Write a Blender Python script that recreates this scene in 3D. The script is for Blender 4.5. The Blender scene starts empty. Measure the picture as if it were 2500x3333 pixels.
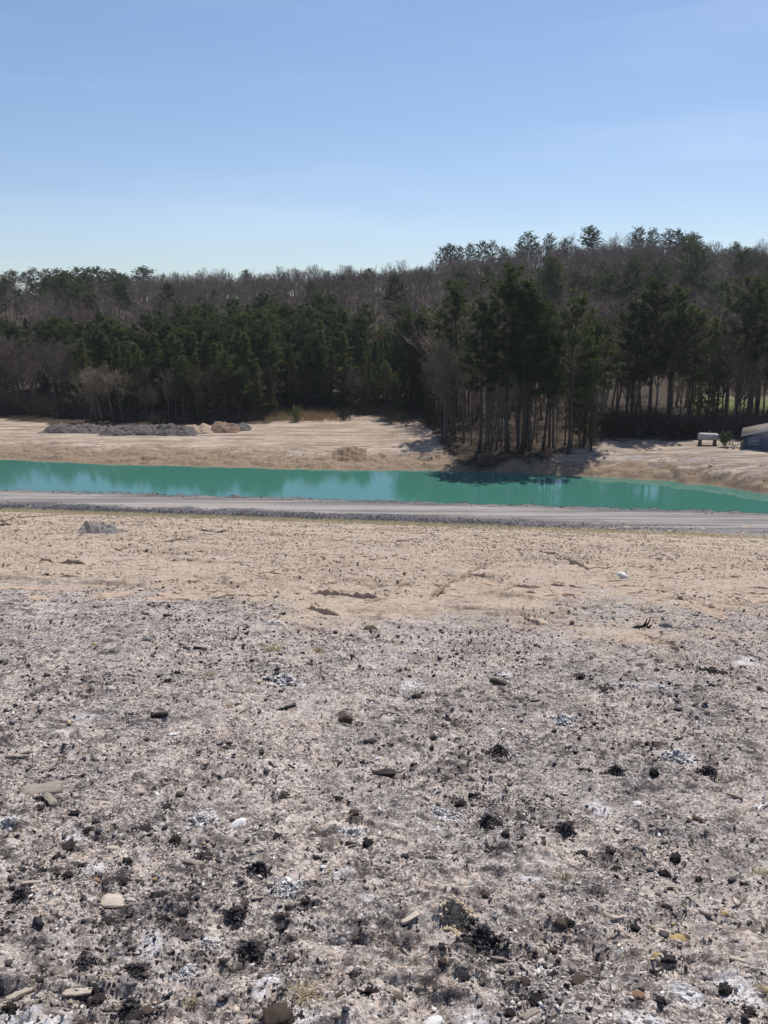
import bpy, math, random
import numpy as np
from mathutils import Vector, Matrix

random.seed(11)
RNG = np.random.default_rng(11)
SC = bpy.context.scene
COL = SC.collection
R = math.radians

# ------------------------------------------------------------------ camera numbers
F, CX, CY, HZ, CAMZ = 2700.0, 1250.0, 1666.5, 1050.0, 18.0
PITCH = math.atan((CY - HZ) / F)
CP, SP = math.cos(PITCH), math.sin(PITCH)
SUN_AZ, SUN_EL = 26.0, 60.0


def ray(px, py):
    u, v = (px - CX) / F, (py - CY) / F
    return np.array([u, CP - v * SP, -SP - v * CP])


def elev(py):
    """slope (dz per metre forward) of the sight line through row py of the photograph"""
    v = (py - CY) / F
    return (-SP - v * CP) / (CP - v * SP)


def side(px, py=1200.0):
    v = (py - CY) / F
    return (px - CX) / F / (CP - v * SP)


# ------------------------------------------------------------------ noise
def _hash(ix, iy, seed):
    h = (ix.astype(np.int64) * 374761393 + iy.astype(np.int64) * 668265263 + seed * 974634711) & 0xFFFFFFFF
    h = ((h ^ (h >> 13)) * 1274126177) & 0xFFFFFFFF
    h = ((h ^ (h >> 16)) * 2246822519) & 0xFFFFFFFF
    return ((h ^ (h >> 15)) & 0xFFFF) / 65535.0


def vnoise(x, y, seed=0):
    x = np.asarray(x, float); y = np.asarray(y, float)
    ix, iy = np.floor(x), np.floor(y)
    fx, fy = x - ix, y - iy
    fx = fx * fx * (3 - 2 * fx); fy = fy * fy * (3 - 2 * fy)
    a = _hash(ix, iy, seed); b = _hash(ix + 1, iy, seed)
    c = _hash(ix, iy + 1, seed); d = _hash(ix + 1, iy + 1, seed)
    return (a + (b - a) * fx) * (1 - fy) + (c + (d - c) * fx) * fy - 0.5


def fbm(x, y, octs=4, seed=0, gain=0.5):
    s, a, f = 0.0, 1.0, 1.0
    for k in range(octs):
        s = s + a * vnoise(x * f + 17.3 * k, y * f - 9.1 * k, seed + k)
        a *= gain; f *= 2.03
    return s


def sst(a, b, x):
    t = np.clip((np.asarray(x, float) - a) / (b - a), 0, 1)
    return t * t * (3 - 2 * t)


# ------------------------------------------------------------------ terrain
TILT = 0.145


def slope_only(x, y):
    e = y + TILT * x
    t = 15.0 * (1 - e / 68.0)
    return 1.4 + 0.5 * (t + np.sqrt(t * t + 0.12))


SHORE_PX = [(-500, 1480), (0, 1497), (300, 1509), (600, 1518), (900, 1527), (1250, 1533), (1400, 1532), (1600, 1538), (1800, 1546), (1980, 1555), (2200, 1568), (2240, 1579), (2300, 1580), (2387, 1591), (2500, 1610), (2900, 1650)]
SX, SY = [], []
for _p, _q in SHORE_PX:
    _r = ray(_p, _q); _t = CAMZ / -_r[2]
    SX.append(_r[0] * _t); SY.append(_r[1] * _t)
_o = np.argsort(SX); SX = np.array(SX)[_o]; SY = np.array(SY)[_o]


def shore(x):
    return np.interp(x, SX, SY) + 0.9 * fbm(np.asarray(x) * 0.16, np.zeros_like(np.asarray(x, float)), 3, 40)


TOP_PX = [-600, 0, 200, 420, 520, 800, 1100, 1400, 1480, 1700, 1900, 2100, 2300, 2500, 3200]
TOP_PY = [905, 892, 888, 905, 900, 896, 878, 868, 838, 812, 792, 778, 790, 802, 830]


def ridge(px):
    """distance and ground height of the skyline ridge in the direction of column px"""
    yr = np.interp(px, [0, 1250, 2500], [390, 370, 300])
    z = CAMZ + yr * elev(np.interp(px, TOP_PX, TOP_PY)) - 9.0
    return yr, z


def terrain(x, y):
    x = np.asarray(x, float); y = np.asarray(y, float)
    e = y + TILT * x
    near = slope_only(x, y)
    drop = sst(76.6, 79.6, e + 0.5 * vnoise(x * 0.3, y * 0.0, 5))
    near = near * (1 - drop) + (-2.2) * drop + 0.16 * np.exp(-((e - 76.6) / 0.4) ** 2)
    q = y - shore(x)
    bw = np.interp(x, [-30, 0, 15, 30], [8.5, 8.0, 5.0, 4.0])
    bh = np.interp(x, [-30, 0, 15, 30], [1.1, 1.1, 1.2, 1.5])
    fs = np.interp(x, [-60, 0, 20, 50], [0.012, 0.012, 0.07, 0.06])
    far = -2.2 + 2.2 * sst(-5, 0.3, q) + bh * (sst(0, 1.0, q / bw * 1.0) * 0.75 + 0.25 * sst(0, 0.25, q / bw))
    far = far + fs * np.clip(q - 3, 0, 14) + 0.008 * np.clip(q - 17, 0, 60)
    px = np.clip(CX + F * 1.03 * x / np.maximum(y, 40.0), -900, 3400)
    yr, zr = ridge(px)
    y0 = np.interp(px, [0, 1250, 1700, 2500], [150, 155, 175, 195])
    t = np.clip((y - y0) / (yr - y0), 0, 1.0)
    hill = (zr - 2.6) * (0.35 * t + 0.65 * t * t * (3 - 2 * t) )
    hill = hill - 0.03 * np.clip(y - yr - 15, 0, 400)
    far = far + np.where(q > 0, hill, 0)
    return np.maximum(near, far)


def hit(px, py, fn=terrain, t0=1.5, t1=700.0):
    """where the sight line of a pixel first meets the ground"""
    r = ray(px, py)
    t = np.geomspace(t0, t1, 5000)
    g = (CAMZ + r[2] * t) - fn(r[0] * t, r[1] * t)
    k = int(np.argmax(g < 0))
    if g[k] >= 0:
        k = len(t) - 1
    a, b = t[max(k - 1, 0)], t[k]
    for _ in range(30):
        m = 0.5 * (a + b)
        if CAMZ + r[2] * m - float(fn(r[0] * m, r[1] * m)) < 0: b = m
        else: a = m
    return np.array([r[0] * b, r[1] * b, CAMZ + r[2] * b])


# ash boundary on the slope
_ab = [hit(p, q) for p, q in [(-200, 1850), (0, 1868), (300, 1905), (600, 1940), (900, 1972), (1000, 2008), (1250, 2018), (1500, 2022), (1750, 2040), (2000, 2020), (2250, 2010), (2500, 2000), (2800, 1990)]]
ABX = np.array([p[0] for p in _ab]); ABY = np.array([p[1] for p in _ab])
_o = np.argsort(ABX); ABX, ABY = ABX[_o], ABY[_o]

RILLS = [  # pixel polylines, width, depth
    ([(120, 1826), (200, 1832), (290, 1838)], .16, .16), ([(180, 1876), (290, 1886)], .10, .08),
    ([(1010, 1930), (1090, 1940), (1180, 1950), (1245, 1954)], .12, .17), ([(836, 1862), (942, 1877)], .09, .10),
    ([(985, 1985), (1040, 1998), (1115, 2016)], .10, .12), ([(1020, 1965), (1045, 2000)], .07, .09),
    ([(1412, 1948), (1450, 1915), (1510, 1882), (1582, 1843), (1657, 1826)], .14, .15),
    ([(1680, 1788), (1706, 1815)], .16, .16), ([(1755, 1798), (1808, 1810), (1853, 1832), (1921, 1856)], .15, .17),
    ([(1640, 1938), (1672, 1914), (1770, 1912)], .10, .12), ([(1695, 1990), (1732, 2031), (1808, 2040)], .09, .13),
    ([(2290, 1972), (2350, 1994), (2365, 2020)], .11, .14), ([(2180, 1868), (2250, 1864)], .10, .10),
    ([(2132, 1832), (2154, 1911), (2192, 1937)], .13, .10), ([(2124, 2080), (2170, 2105), (2232, 2145)], .08, .13),
    ([(1938, 1790), (1990, 1786)], .2, .12), ([(2270, 1810), (2330, 1835), (2360, 1860)], .14, .1), ([(640, 1880), (760, 1868)], .1, .07), ([(1400, 1950), (1430, 1925)], .12, .12)]
RLINES = []
for pts, w, dep in RILLS:
    RLINES.append(([hit(*p)[:2] for p in pts], dep * .74))
for _ in range(190):   # lesser scarps of the same kind all over the bare slope
    a = hit(random.uniform(-50, 2550) if _ % 3 else random.uniform(1350, 2550), random.uniform(1715, 1960))
    L = random.uniform(.25, 1.1); an = random.gauss(0.1, .5)
    mid = a[:2] + np.array([math.cos(an), -math.sin(an)]) * L * .5 + np.array([0, random.gauss(0, .12)])
    RLINES.append(([a[:2], mid, a[:2] + np.array([math.cos(an), -math.sin(an)]) * L], random.uniform(.03, .068) if a[0] > -2 else random.uniform(.02, .05)))


def ash_amount(x, y):
    soft = np.interp(x, [-6, 2, 4, 9], [2.0, 1.6, 4.5, 5.5])
    b = np.interp(x, ABX, ABY)
    n = 1.3 * fbm(x * .7, y * 0.6, 6, 60, .66)
    return sst(-0.5, 0.5, (b - y) / soft + n * 1.15)


def detail(x, y):
    e = y + TILT * x
    dist = np.sqrt(x * x + y * y)
    slope_m = (1 - sst(66.0, 68.0, e))
    ash = ash_amount(x, y)
    # crumbly soil of the slope
    d = slope_m * (0.05 * fbm(x * 0.9, y * 0.9, 3, 1) + 0.045 * fbm(x * 3.1, y * 3.1, 3, 2) * (1 - 0.45 * ash))
    cl = np.abs(vnoise(x * 5.5, y * 5.5, 3)) + np.abs(vnoise(x * 11.7, y * 11.7, 4)) * .5
    d += slope_m * (1 - ash) * 0.05 * (0.35 - cl)
    fine = np.clip(1.25 - dist / 24, 0, 1)
    d += slope_m * ash * fine * (0.040 * fbm(x * 7, y * 7, 5, 8, .62) + 0.014 * np.abs(vnoise(x * 33, y * 33, 9)))
    d += slope_m * ash * 0.035 * np.clip(vnoise(x * 3.7, y * 3.7, 10) - .08, 0, 1)
    # drying cracks in the crumbly soil
    for (fq, am, wn_, sd_) in ((.55, .12, 1.5, 140), (1.3, .10, 1.2, 150), (3.0, .062, 1.0, 160), (6.5, .029, 1.0, 170), (13.0, .017, 1.0, 180)):
        ph = y * fq + wn_ * 1.3 * fbm(x * fq * .55, y * fq * .55, 4, sd_)
        sw = 1 - (ph - np.floor(ph)); sw = np.where(sw > .93, (1 - sw) / .07, sw)
        cm = sst(.0, .28, fbm(x * fq * .6, y * fq * .9, 3, sd_ + 5))
        d += slope_m * (1 - .7 * ash if fq < 5 else fine * (.35 + .65 * ash)) * cm * am * (sw - .5)
    # road: shallow wheel ruts along it, stony shoulders
    rm = sst(67.5, 69, e) * (1 - sst(76.4, 77.2, e))
    d += rm * 0.05 * vnoise(e * 1.7, x * 0.05, 30) + rm * 0.02 * fbm(x * 1.2, y * 2.0, 2, 31)
    be = np.exp(-((e - 76.8) / 0.6) ** 2)
    d += be * 0.28 * np.clip(fbm(x * 0.9, y * 0.9, 3, 32), -.2, 1)
    # far bank and field
    q = y - shore(x)
    fm = sst(0.0, 1.0, q) * (y < 200)
    bank = fm * (1 - sst(7, 12, q))
    d += bank * (0.42 * fbm(x * 0.55, y * 0.8, 5, 33, .6) + 0.22 * np.abs(vnoise(x * 1.7, y * 2.1, 34)))
    d += fm * sst(5, 12, q) * (1 - sst(150, 160, y)) * (0.22 * fbm(x * 0.07 + y * .03, y * 0.8, 3, 35) + 0.07 * fbm(x * .6, y * 1.5, 2, 36))
    lump = np.interp(x, [0, 6, 30, 60], [0.0, 1, 1, .6])
    d += bank * lump * 0.5 * np.clip(fbm(x * 0.35, y * 0.5, 3, 37), -.1, 1)
    # tracked ruts that run down to the water
    ru = np.exp(-((x - 1.0) / 7.0) ** 2) * fm * (1 - sst(12, 20, q))
    d += ru * 0.30 * vnoise((x + 1.9 * y) * 0.55, x * .12, 38)
    d += sst(150, 200, y) * 1.2 * fbm(x * .03, y * .03, 3, 39)
    return d


# grid: finer towards the camera
ys = [-6, -4, -2, -1, -.3, .3, .8, 1.2]
yv = 1.4
while yv < 70:
    ys.append(yv); yv += max(0.008, 0.0030 * yv)
while yv < 135:
    ys.append(yv); yv += 0.24
while yv < 200:
    ys.append(yv); yv += 1.2
while yv < 460:
    ys.append(yv); yv += 3.5
while yv < 950:
    ys.append(yv); yv *= 1.12
ys = np.array(ys)
NC = 880
us = np.linspace(-1, 1, NC)
us = 0.30 * us + 0.70 * us ** 3
GY = np.repeat(ys[:, None], NC, 1)
GX = us[None, :] * (12.0 + 0.80 * np.maximum(GY, 0))
GZ = terrain(GX, GY) + detail(GX, GY)


def ground_z(x, y):
    x = np.atleast_1d(np.asarray(x, float)); y = np.atleast_1d(np.asarray(y, float))
    return terrain(x, y) + detail(x, y)


# ------------------------------------------------------------------ mesh helpers
def make_mesh(name, V, faces, smooth=False):
    """V (n,3); faces: list of (m,k) index arrays"""
    V = np.ascontiguousarray(V, np.float32)
    me = bpy.data.meshes.new(name)
    loops = np.concatenate([np.asarray(f, np.int32).ravel() for f in faces])
    sizes = np.concatenate([np.full(len(f), np.asarray(f).shape[1], np.int32) for f in faces])
    me.vertices.add(len(V)); me.vertices.foreach_set('co', V.ravel())
    me.loops.add(len(loops)); me.loops.foreach_set('vertex_index', loops)
    me.polygons.add(len(sizes))
    st = np.zeros(len(sizes), np.int32); st[1:] = np.cumsum(sizes)[:-1]
    me.polygons.foreach_set('loop_start', st)
    if smooth:
        me.polygons.foreach_set('use_smooth', np.ones(len(sizes), bool))
    me.update(calc_edges=True)
    return me


class MB:
    def __init__(s): s.V, s.T, s.Q, s.n = [], [], [], 0

    def add(s, V, tris=None, quads=None):
        V = np.asarray(V, float)
        if tris is not None and len(tris): s.T.append(np.asarray(tris) + s.n)
        if quads is not None and len(quads): s.Q.append(np.asarray(quads) + s.n)
        s.V.append(V); s.n += len(V)

    def tube(s, pts, rad, k=5, cap=True):
        pts = np.asarray(pts, float); n = len(pts)
        tang = np.gradient(pts, axis=0)
        tang /= np.linalg.norm(tang, axis=1)[:, None] + 1e-9
        ref = np.array([1.0, 0, 0]) if abs(tang[0][0]) < 0.8 else np.array([0, 1.0, 0])
        a = np.cross(tang, ref); a /= np.linalg.norm(a, axis=1)[:, None] + 1e-9
        b = np.cross(tang, a)
        th = np.arange(k) * 2 * math.pi / k
        V = pts[:, None, :] + np.asarray(rad)[:, None, None] * (np.cos(th)[None, :, None] * a[:, None, :] + np.sin(th)[None, :, None] * b[:, None, :])
        V = V.reshape(-1, 3)
        q = []
        for i in range(n - 1):
            for j in range(k):
                q.append((i * k + j, i * k + (j + 1) % k, (i + 1) * k + (j + 1) % k, (i + 1) * k + j))
        t = []
        if cap:
            V = np.vstack([V, pts[0], pts[-1]])
            for j in range(k):
                t.append((n * k, (j + 1) % k, j)); t.append((n * k + 1, (n - 1) * k + j, (n - 1) * k + (j + 1) % k))
        s.add(V, t, q)

    def box(s, c, h, rot=None, jit=0.0):
        sg = np.array([(-1, -1, -1), (1, -1, -1), (1, 1, -1), (-1, 1, -1), (-1, -1, 1), (1, -1, 1), (1, 1, 1), (-1, 1, 1)], float)
        V = sg * np.asarray(h)
        if jit: V = V + RNG.normal(0, jit, V.shape)
        if rot is not None: V = V @ np.asarray(rot).T
        s.add(V + np.asarray(c), None, [(0, 3, 2, 1), (4, 5, 6, 7), (0, 1, 5, 4), (1, 2, 6, 5), (2, 3, 7, 6), (3, 0, 4, 7)])

    def spikes(s, base, dirs, lens, widths):
        """thin triangles from base points along dirs"""
        base = np.asarray(base); dirs = np.asarray(dirs)
        rnd = RNG.normal(size=dirs.shape)
        sd = np.cross(dirs, rnd); sd /= np.linalg.norm(sd, axis=1)[:, None] + 1e-9
        n = len(base)
        V = np.stack([base - sd * widths[:, None] * .5, base + sd * widths[:, None] * .5, base + dirs * lens[:, None]], 1).reshape(-1, 3)
        s.add(V, np.arange(3 * n).reshape(n, 3))

    def mesh(s, name, smooth=False):
        fs = []
        if s.Q: fs.append(np.concatenate(s.Q))
        if s.T: fs.append(np.concatenate(s.T))
        return make_mesh(name, np.concatenate(s.V), fs, smooth)


def link(name, data, mat=None, parent=None, loc=None, label=None, cat=None, group=None, kind=None):
    o = bpy.data.objects.new(name, data)
    COL.objects.link(o)
    if mat is not None and data is not None and not data.materials: data.materials.append(mat)
    if parent is not None: o.parent = parent
    if loc is not None: o.location = loc
    for k, v in (('label', label), ('category', cat), ('group', group), ('kind', kind)):
        if v: o[k] = v
    return o


# ------------------------------------------------------------------ materials
def new_mat(name):
    m = bpy.data.materials.new(name); m.use_nodes = True
    nt = m.node_tree
    return m, nt, nt.nodes, nt.links, nt.nodes['Principled BSDF']


def nd(nt, typ, **kw):
    n = nt.nodes.new(typ)
    for k, v in kw.items(): setattr(n, k, v)
    return n


def simple(name, c1, c2=None, scale=6.0, rough=0.9, bump=0.0, bscale=40.0, rnd=0.0, spec=0.2, detail_=5.0, stretch=None):
    """two tones mixed by noise, a bump, and a per-object brightness offset"""
    m, nt, N, L, B = new_mat(name)
    B.inputs['Roughness'].default_value = rough
    B.inputs['Specular IOR Level'].default_value = spec
    tc = nd(nt, 'ShaderNodeTexCoord')
    src = tc.outputs['Object']
    if stretch:
        mp = nd(nt, 'ShaderNodeMapping'); mp.inputs['Scale'].default_value = stretch
        L.new(src, mp.inputs['Vector']); src = mp.outputs['Vector']
    no = nd(nt, 'ShaderNodeTexNoise'); no.inputs['Scale'].default_value = scale; no.inputs['Detail'].default_value = detail_
    L.new(src, no.inputs['Vector'])
    cr = nd(nt, 'ShaderNodeValToRGB')
    cr.color_ramp.elements[0].position = .33; cr.color_ramp.elements[1].position = .67
    cr.color_ramp.elements[0].color = (*c1, 1); cr.color_ramp.elements[1].color = (*(c2 or c1), 1)
    L.new(no.outputs['Fac'], cr.inputs['Fac'])
    out = cr.outputs['Color']
    if rnd:
        oi = nd(nt, 'ShaderNodeObjectInfo')
        mr = nd(nt, 'ShaderNodeMapRange'); mr.inputs['To Min'].default_value = 1 - rnd; mr.inputs['To Max'].default_value = 1 + rnd
        L.new(oi.outputs['Random'], mr.inputs['Value'])
        hs = nd(nt, 'ShaderNodeHueSaturation'); L.new(mr.outputs['Result'], hs.inputs['Value']); L.new(out, hs.inputs['Color'])
        out = hs.outputs['Color']
    L.new(out, B.inputs['Base Color'])
    if bump:
        n2 = nd(nt, 'ShaderNodeTexNoise'); n2.inputs['Scale'].default_value = bscale; n2.inputs['Detail'].default_value = 6
        L.new(src, n2.inputs['Vector'])
        bp = nd(nt, 'ShaderNodeBump'); bp.inputs['Strength'].default_value = bump; bp.inputs['Distance'].default_value = .02
        L.new(n2.outputs['Fac'], bp.inputs['Height']); L.new(bp.outputs['Normal'], B.inputs['Normal'])
    return m


def leaf_mat(name, c1, c2, trans=0.3):
    m, nt, N, L, B = new_mat(name)
    oi = nd(nt, 'ShaderNodeObjectInfo')
    tc = nd(nt, 'ShaderNodeTexCoord')
    no = nd(nt, 'ShaderNodeTexNoise'); no.inputs['Scale'].default_value = .45; no.inputs['Detail'].default_value = 3
    L.new(tc.outputs['Object'], no.inputs['Vector'])
    ad = nd(nt, 'ShaderNodeMath', operation='MULTIPLY_ADD'); ad.inputs[1].default_value = .55
    L.new(oi.outputs['Random'], ad.inputs[0]); 
    mm = nd(nt, 'ShaderNodeMath', operation='MULTIPLY_ADD'); mm.inputs[1].default_value = 1.4; mm.inputs[2].default_value = -.45
    L.new(no.outputs['Fac'], mm.inputs[0]); L.new(mm.outputs[0], ad.inputs[2])
    mx = nd(nt, 'ShaderNodeMix', data_type='RGBA'); mx.inputs['A'].default_value = (*c1, 1); mx.inputs['B'].default_value = (*c2, 1)
    L.new(ad.outputs[0], mx.inputs['Factor'])
    L.new(mx.outputs['Result'], B.inputs['Base Color'])
    B.inputs['Roughness'].default_value = .65; B.inputs['Specular IOR Level'].default_value = .25
    tr = nd(nt, 'ShaderNodeBsdfTranslucent'); L.new(mx.outputs['Result'], tr.inputs['Color'])
    ms = nd(nt, 'ShaderNodeMixShader'); ms.inputs['Fac'].default_value = trans
    L.new(B.outputs[0], ms.inputs[1]); L.new(tr.outputs[0], ms.inputs[2])
    L.new(ms.outputs[0], nt.nodes['Material Output'].inputs['Surface'])
    return m


def ground_material():
    m, nt, N, L, B = new_mat('ground_soil')
    B.inputs['Roughness'].default_value = .95; B.inputs['Specular IOR Level'].default_value = .12
    geo = nd(nt, 'ShaderNodeNewGeometry')
    pos = geo.outputs['Position']
    za = nd(nt, 'ShaderNodeAttribute', attribute_name='zone_a'); zb = nd(nt, 'ShaderNodeAttribute', attribute_name='zone_b')
    sa = nd(nt, 'ShaderNodeSeparateColor'); L.new(za.outputs['Color'], sa.inputs[0])
    sb = nd(nt, 'ShaderNodeSeparateColor'); L.new(zb.outputs['Color'], sb.inputs[0])
    ASH, GRAV, MUD, WHITE = sa.outputs[0], sa.outputs[1], sa.outputs[2], za.outputs['Alpha']
    LIT, GGR, LAWN, ROAD = sb.outputs[0], sb.outputs[1], sb.outputs[2], zb.outputs['Alpha']

    def noise(sc, det=4, rough=.55, vec=None):
        n = nd(nt, 'ShaderNodeTexNoise'); n.inputs['Scale'].default_value = sc; n.inputs['Detail'].default_value = det; n.inputs['Roughness'].default_value = rough
        L.new(vec if vec is not None else pos, n.inputs['Vector']); return n.outputs['Fac']

    def stretch(sx, sy):
        mp = nd(nt, 'ShaderNodeMapping'); mp.inputs['Scale'].default_value = (sx, sy, 1); mp.inputs['Rotation'].default_value = (0, 0, .14)
        L.new(pos, mp.inputs['Vector']); return mp.outputs['Vector']

    def rng(v, a, b, c=0.0, d=1.0):
        r = nd(nt, 'ShaderNodeMapRange'); r.inputs['From Min'].default_value = a; r.inputs['From Max'].default_value = b
        r.inputs['To Min'].default_value = c; r.inputs['To Max'].default_value = d; L.new(v, r.inputs['Value']); return r.outputs['Result']

    def mul(a, b):
        n = nd(nt, 'ShaderNodeMath', operation='MULTIPLY')
        L.new(a, n.inputs[0])
        if isinstance(b, float): n.inputs[1].default_value = b
        else: L.new(b, n.inputs[1])
        return n.outputs[0]

    def mix(f, a, b):
        n = nd(nt, 'ShaderNodeMix', data_type='RGBA')
        if isinstance(f, float): n.inputs['Factor'].default_value = f
        else: L.new(f, n.inputs['Factor'])
        for s, v in (('A', a), ('B', b)):
            if isinstance(v, tuple): n.inputs[s].default_value = (*v, 1)
            else: L.new(v, n.inputs[s])
        return n.outputs['Result']

    big = noise(.25, 4); med = noise(2.2, 5); fin = noise(14, 6, .65); vf = noise(55, 5, .7)
    # tan soil of the slope and the field
    tan = mix(rng(med, .35, .65), TAN1, TAN2)
    tan = mix(rng(big, .42, .62, 0, .55), tan, TAN3)
    tan = mix(rng(fin, .5, .72, 0, .75), tan, (.20, .15, .105))
    tan = mix(rng(fin, .42, .28, 0, .5), tan, (.52, .44, .335))
    # soil under the ash, then charcoal grit, ash and painted relief shade
    ash = mix(rng(med, .35, .65), ASH1, ASH2)
    ash = mix(rng(big, .45, .6, 0, .4), ash, (.48, .40, .335))
    v1 = nd(nt, 'ShaderNodeTexVoronoi', feature='F1'); v1.inputs['Scale'].default_value = 34; v1.inputs['Randomness'].default_value = 1; L.new(pos, v1.inputs['Vector'])
    sv = nd(nt, 'ShaderNodeSeparateColor'); L.new(v1.outputs['Color'], sv.inputs[0])
    ash = mix(mul(rng(sv.outputs[0], .72, .74), .55), ash, (.16, .13, .12))
    ash = mix(mul(rng(sv.outputs[1], .86, .88), .6), ash, (.62, .58, .54))
    grit = rng(noise(22, 6, .7), .50, .60)
    clump = rng(noise(3.0, 5, .65), .36, .60)
    ash = mix(mul(mul(grit, clump), .95), ash, (.035, .031, .034))
    ash = mix(mul(rng(vf, .5, .62), .6), ash, (.085, .07, .065))
    ash = mix(mul(rng(noise(1.4, 5, .6), .50, .64), .55), ash, (.19, .178, .18))
    v2 = nd(nt, 'ShaderNodeTexVoronoi', feature='F1'); v2.inputs['Scale'].default_value = 78; L.new(pos, v2.inputs['Vector'])
    s2 = nd(nt, 'ShaderNodeSeparateColor'); L.new(v2.outputs['Color'], s2.inputs[0])
    v3 = nd(nt, 'ShaderNodeTexVoronoi', feature='F1'); v3.inputs['Scale'].default_value = 150; L.new(pos, v3.inputs['Vector'])
    s3 = nd(nt, 'ShaderNodeSeparateColor'); L.new(v3.outputs['Color'], s3.inputs[0])
    cl2 = rng(noise(2.1, 5, .7), .36, .56)
    ash = mix(mul(mul(rng(s2.outputs[0], .66, .70), cl2), .75), ash, (.07, .058, .056))
    ash = mix(mul(rng(s2.outputs[1], .88, .9), .8), ash, (.60, .56, .52))
    ash = mix(mul(mul(rng(s3.outputs[0], .68, .72), cl2), .65), ash, (.09, .074, .07))
    ash = mix(mul(rng(s3.outputs[1], .86, .88), .7), ash, (.62, .58, .54))
    tan = mix(mul(rng(s2.outputs[2], .80, .84), .55), tan, (.17, .125, .09))
    tan = mix(mul(rng(noise(7, 8, .75), .54, .63), .65), tan, (.20, .15, .11))
    tan = mix(mul(rng(noise(2.6, 8, .75), .55, .66), .5), tan, (.25, .185, .135))
    tan = mix(mul(rng(noise(3.3, 8, .75), .55, .66), .5), tan, (.53, .45, .37))
    ash = mix(mul(mul(rng(noise(7.5, 9, .78), .49, .58), rng(noise(.9, 5, .6), .36, .54)), .90), ash, (.050, .043, .044))  # charred patches, also standing in for shaded faces of the small relief
    ash = mix(mul(rng(noise(5.0, 8, .75), .55, .66), .7), ash, (.20, .175, .165))
    ash = mix(mul(rng(noise(4.0, 8, .75), .57, .66), .6), ash, (.56, .51, .47))
    wn = rng(noise(60, 4, .7), .40, .58)
    col = mix(ASH, tan, ash)
    col = mix(mul(mul(WHITE, wn), .9), col, (.68, .68, .70))
    # pale smoothed field with streaks, brown wet bank
    st = noise(1.0, 6, .6, stretch(.10, 1.5))
    pale = mix(rng(med, .35, .65), (.46, .375, .30), (.53, .44, .36))
    mud = mix(rng(med, .3, .7), MUD1, MUD2)
    mud = mix(rng(fin, .5, .7, 0, .6), mud, (.11, .08, .055))
    col = mix(mul(GGR, rng(noise(.9, 5), .35, .5)), col, (.285, .265, .265))
    col2 = mix(mul(rng(big, .35, .55), .75), col, pale)
    streak = mix(rng(st, .46, .56, 0, .85), col2, (.22, .168, .125))
    fieldm = nd(nt, 'ShaderNodeMath', operation='GREATER_THAN'); sxyz = nd(nt, 'ShaderNodeSeparateXYZ'); L.new(pos, sxyz.inputs[0]); L.new(sxyz.outputs[1], fieldm.inputs[0]); fieldm.inputs[1].default_value = 84.0
    col = mix(fieldm.outputs[0], col, streak)
    mp2 = nd(nt, 'ShaderNodeMapping'); mp2.inputs['Scale'].default_value = (.22, 1.6, 1); mp2.inputs['Rotation'].default_value = (0, 0, -.5); L.new(pos, mp2.inputs['Vector'])
    st2 = noise(.8, 7, .65, mp2.outputs['Vector'])
    streak = mix(mul(rng(st2, .50, .60), .6), streak, (.19, .145, .108))
    streak = mix(mul(rng(noise(.35, 6, .65), .50, .66), .5), streak, (.25, .185, .13))
    col = mix(fieldm.outputs[0], col, streak)
    col = mix(MUD, col, mud)
    rd = mix(rng(noise(1.0, 6, .6, stretch(.05, 1.6)), .44, .54), (.33, .298, .278), (.175, .162, .155))
    rd = mix(rng(fin, .52, .7, 0, .5), rd, (.16, .145, .14))
    col = mix(ROAD, col, rd)
    gv = mix(rng(fin, .4, .6), (.045, .045, .05), (.16, .155, .165))
    col = mix(mul(GRAV, rng(noise(1.6, 4), .25, .45)), col, gv)
    lf = mix(rng(noise(1.1, 5), .35, .65), (.035, .026, .019), (.075, .056, .04))
    col = mix(LIT, col, lf)
    lw = mix(rng(noise(.5, 5), .35, .65), (.075, .095, .028), (.14, .135, .05))
    col = mix(LAWN, col, lw)
    L.new(col, B.inputs['Base Color'])
    b1 = nd(nt, 'ShaderNodeBump'); b1.inputs['Strength'].default_value = .9; b1.inputs['Distance'].default_value = .03; L.new(fin, b1.inputs['Height'])
    b2 = nd(nt, 'ShaderNodeBump'); b2.inputs['Strength'].default_value = .9; b2.inputs['Distance'].default_value = .008; L.new(vf, b2.inputs['Height']); L.new(b1.outputs['Normal'], b2.inputs['Normal'])
    L.new(b2.outputs['Normal'], B.inputs['Normal'])
    return m


TAN1, TAN2, TAN3 = (.375, .298, .232), (.47, .39, .315), (.42, .345, .292)
ASH1, ASH2 = (.53, .435, .37), (.61, .52, .455)
MUD1, MUD2 = (.20, .142, .095), (.31, .235, .165)
M_GROUND = ground_material()


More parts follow.
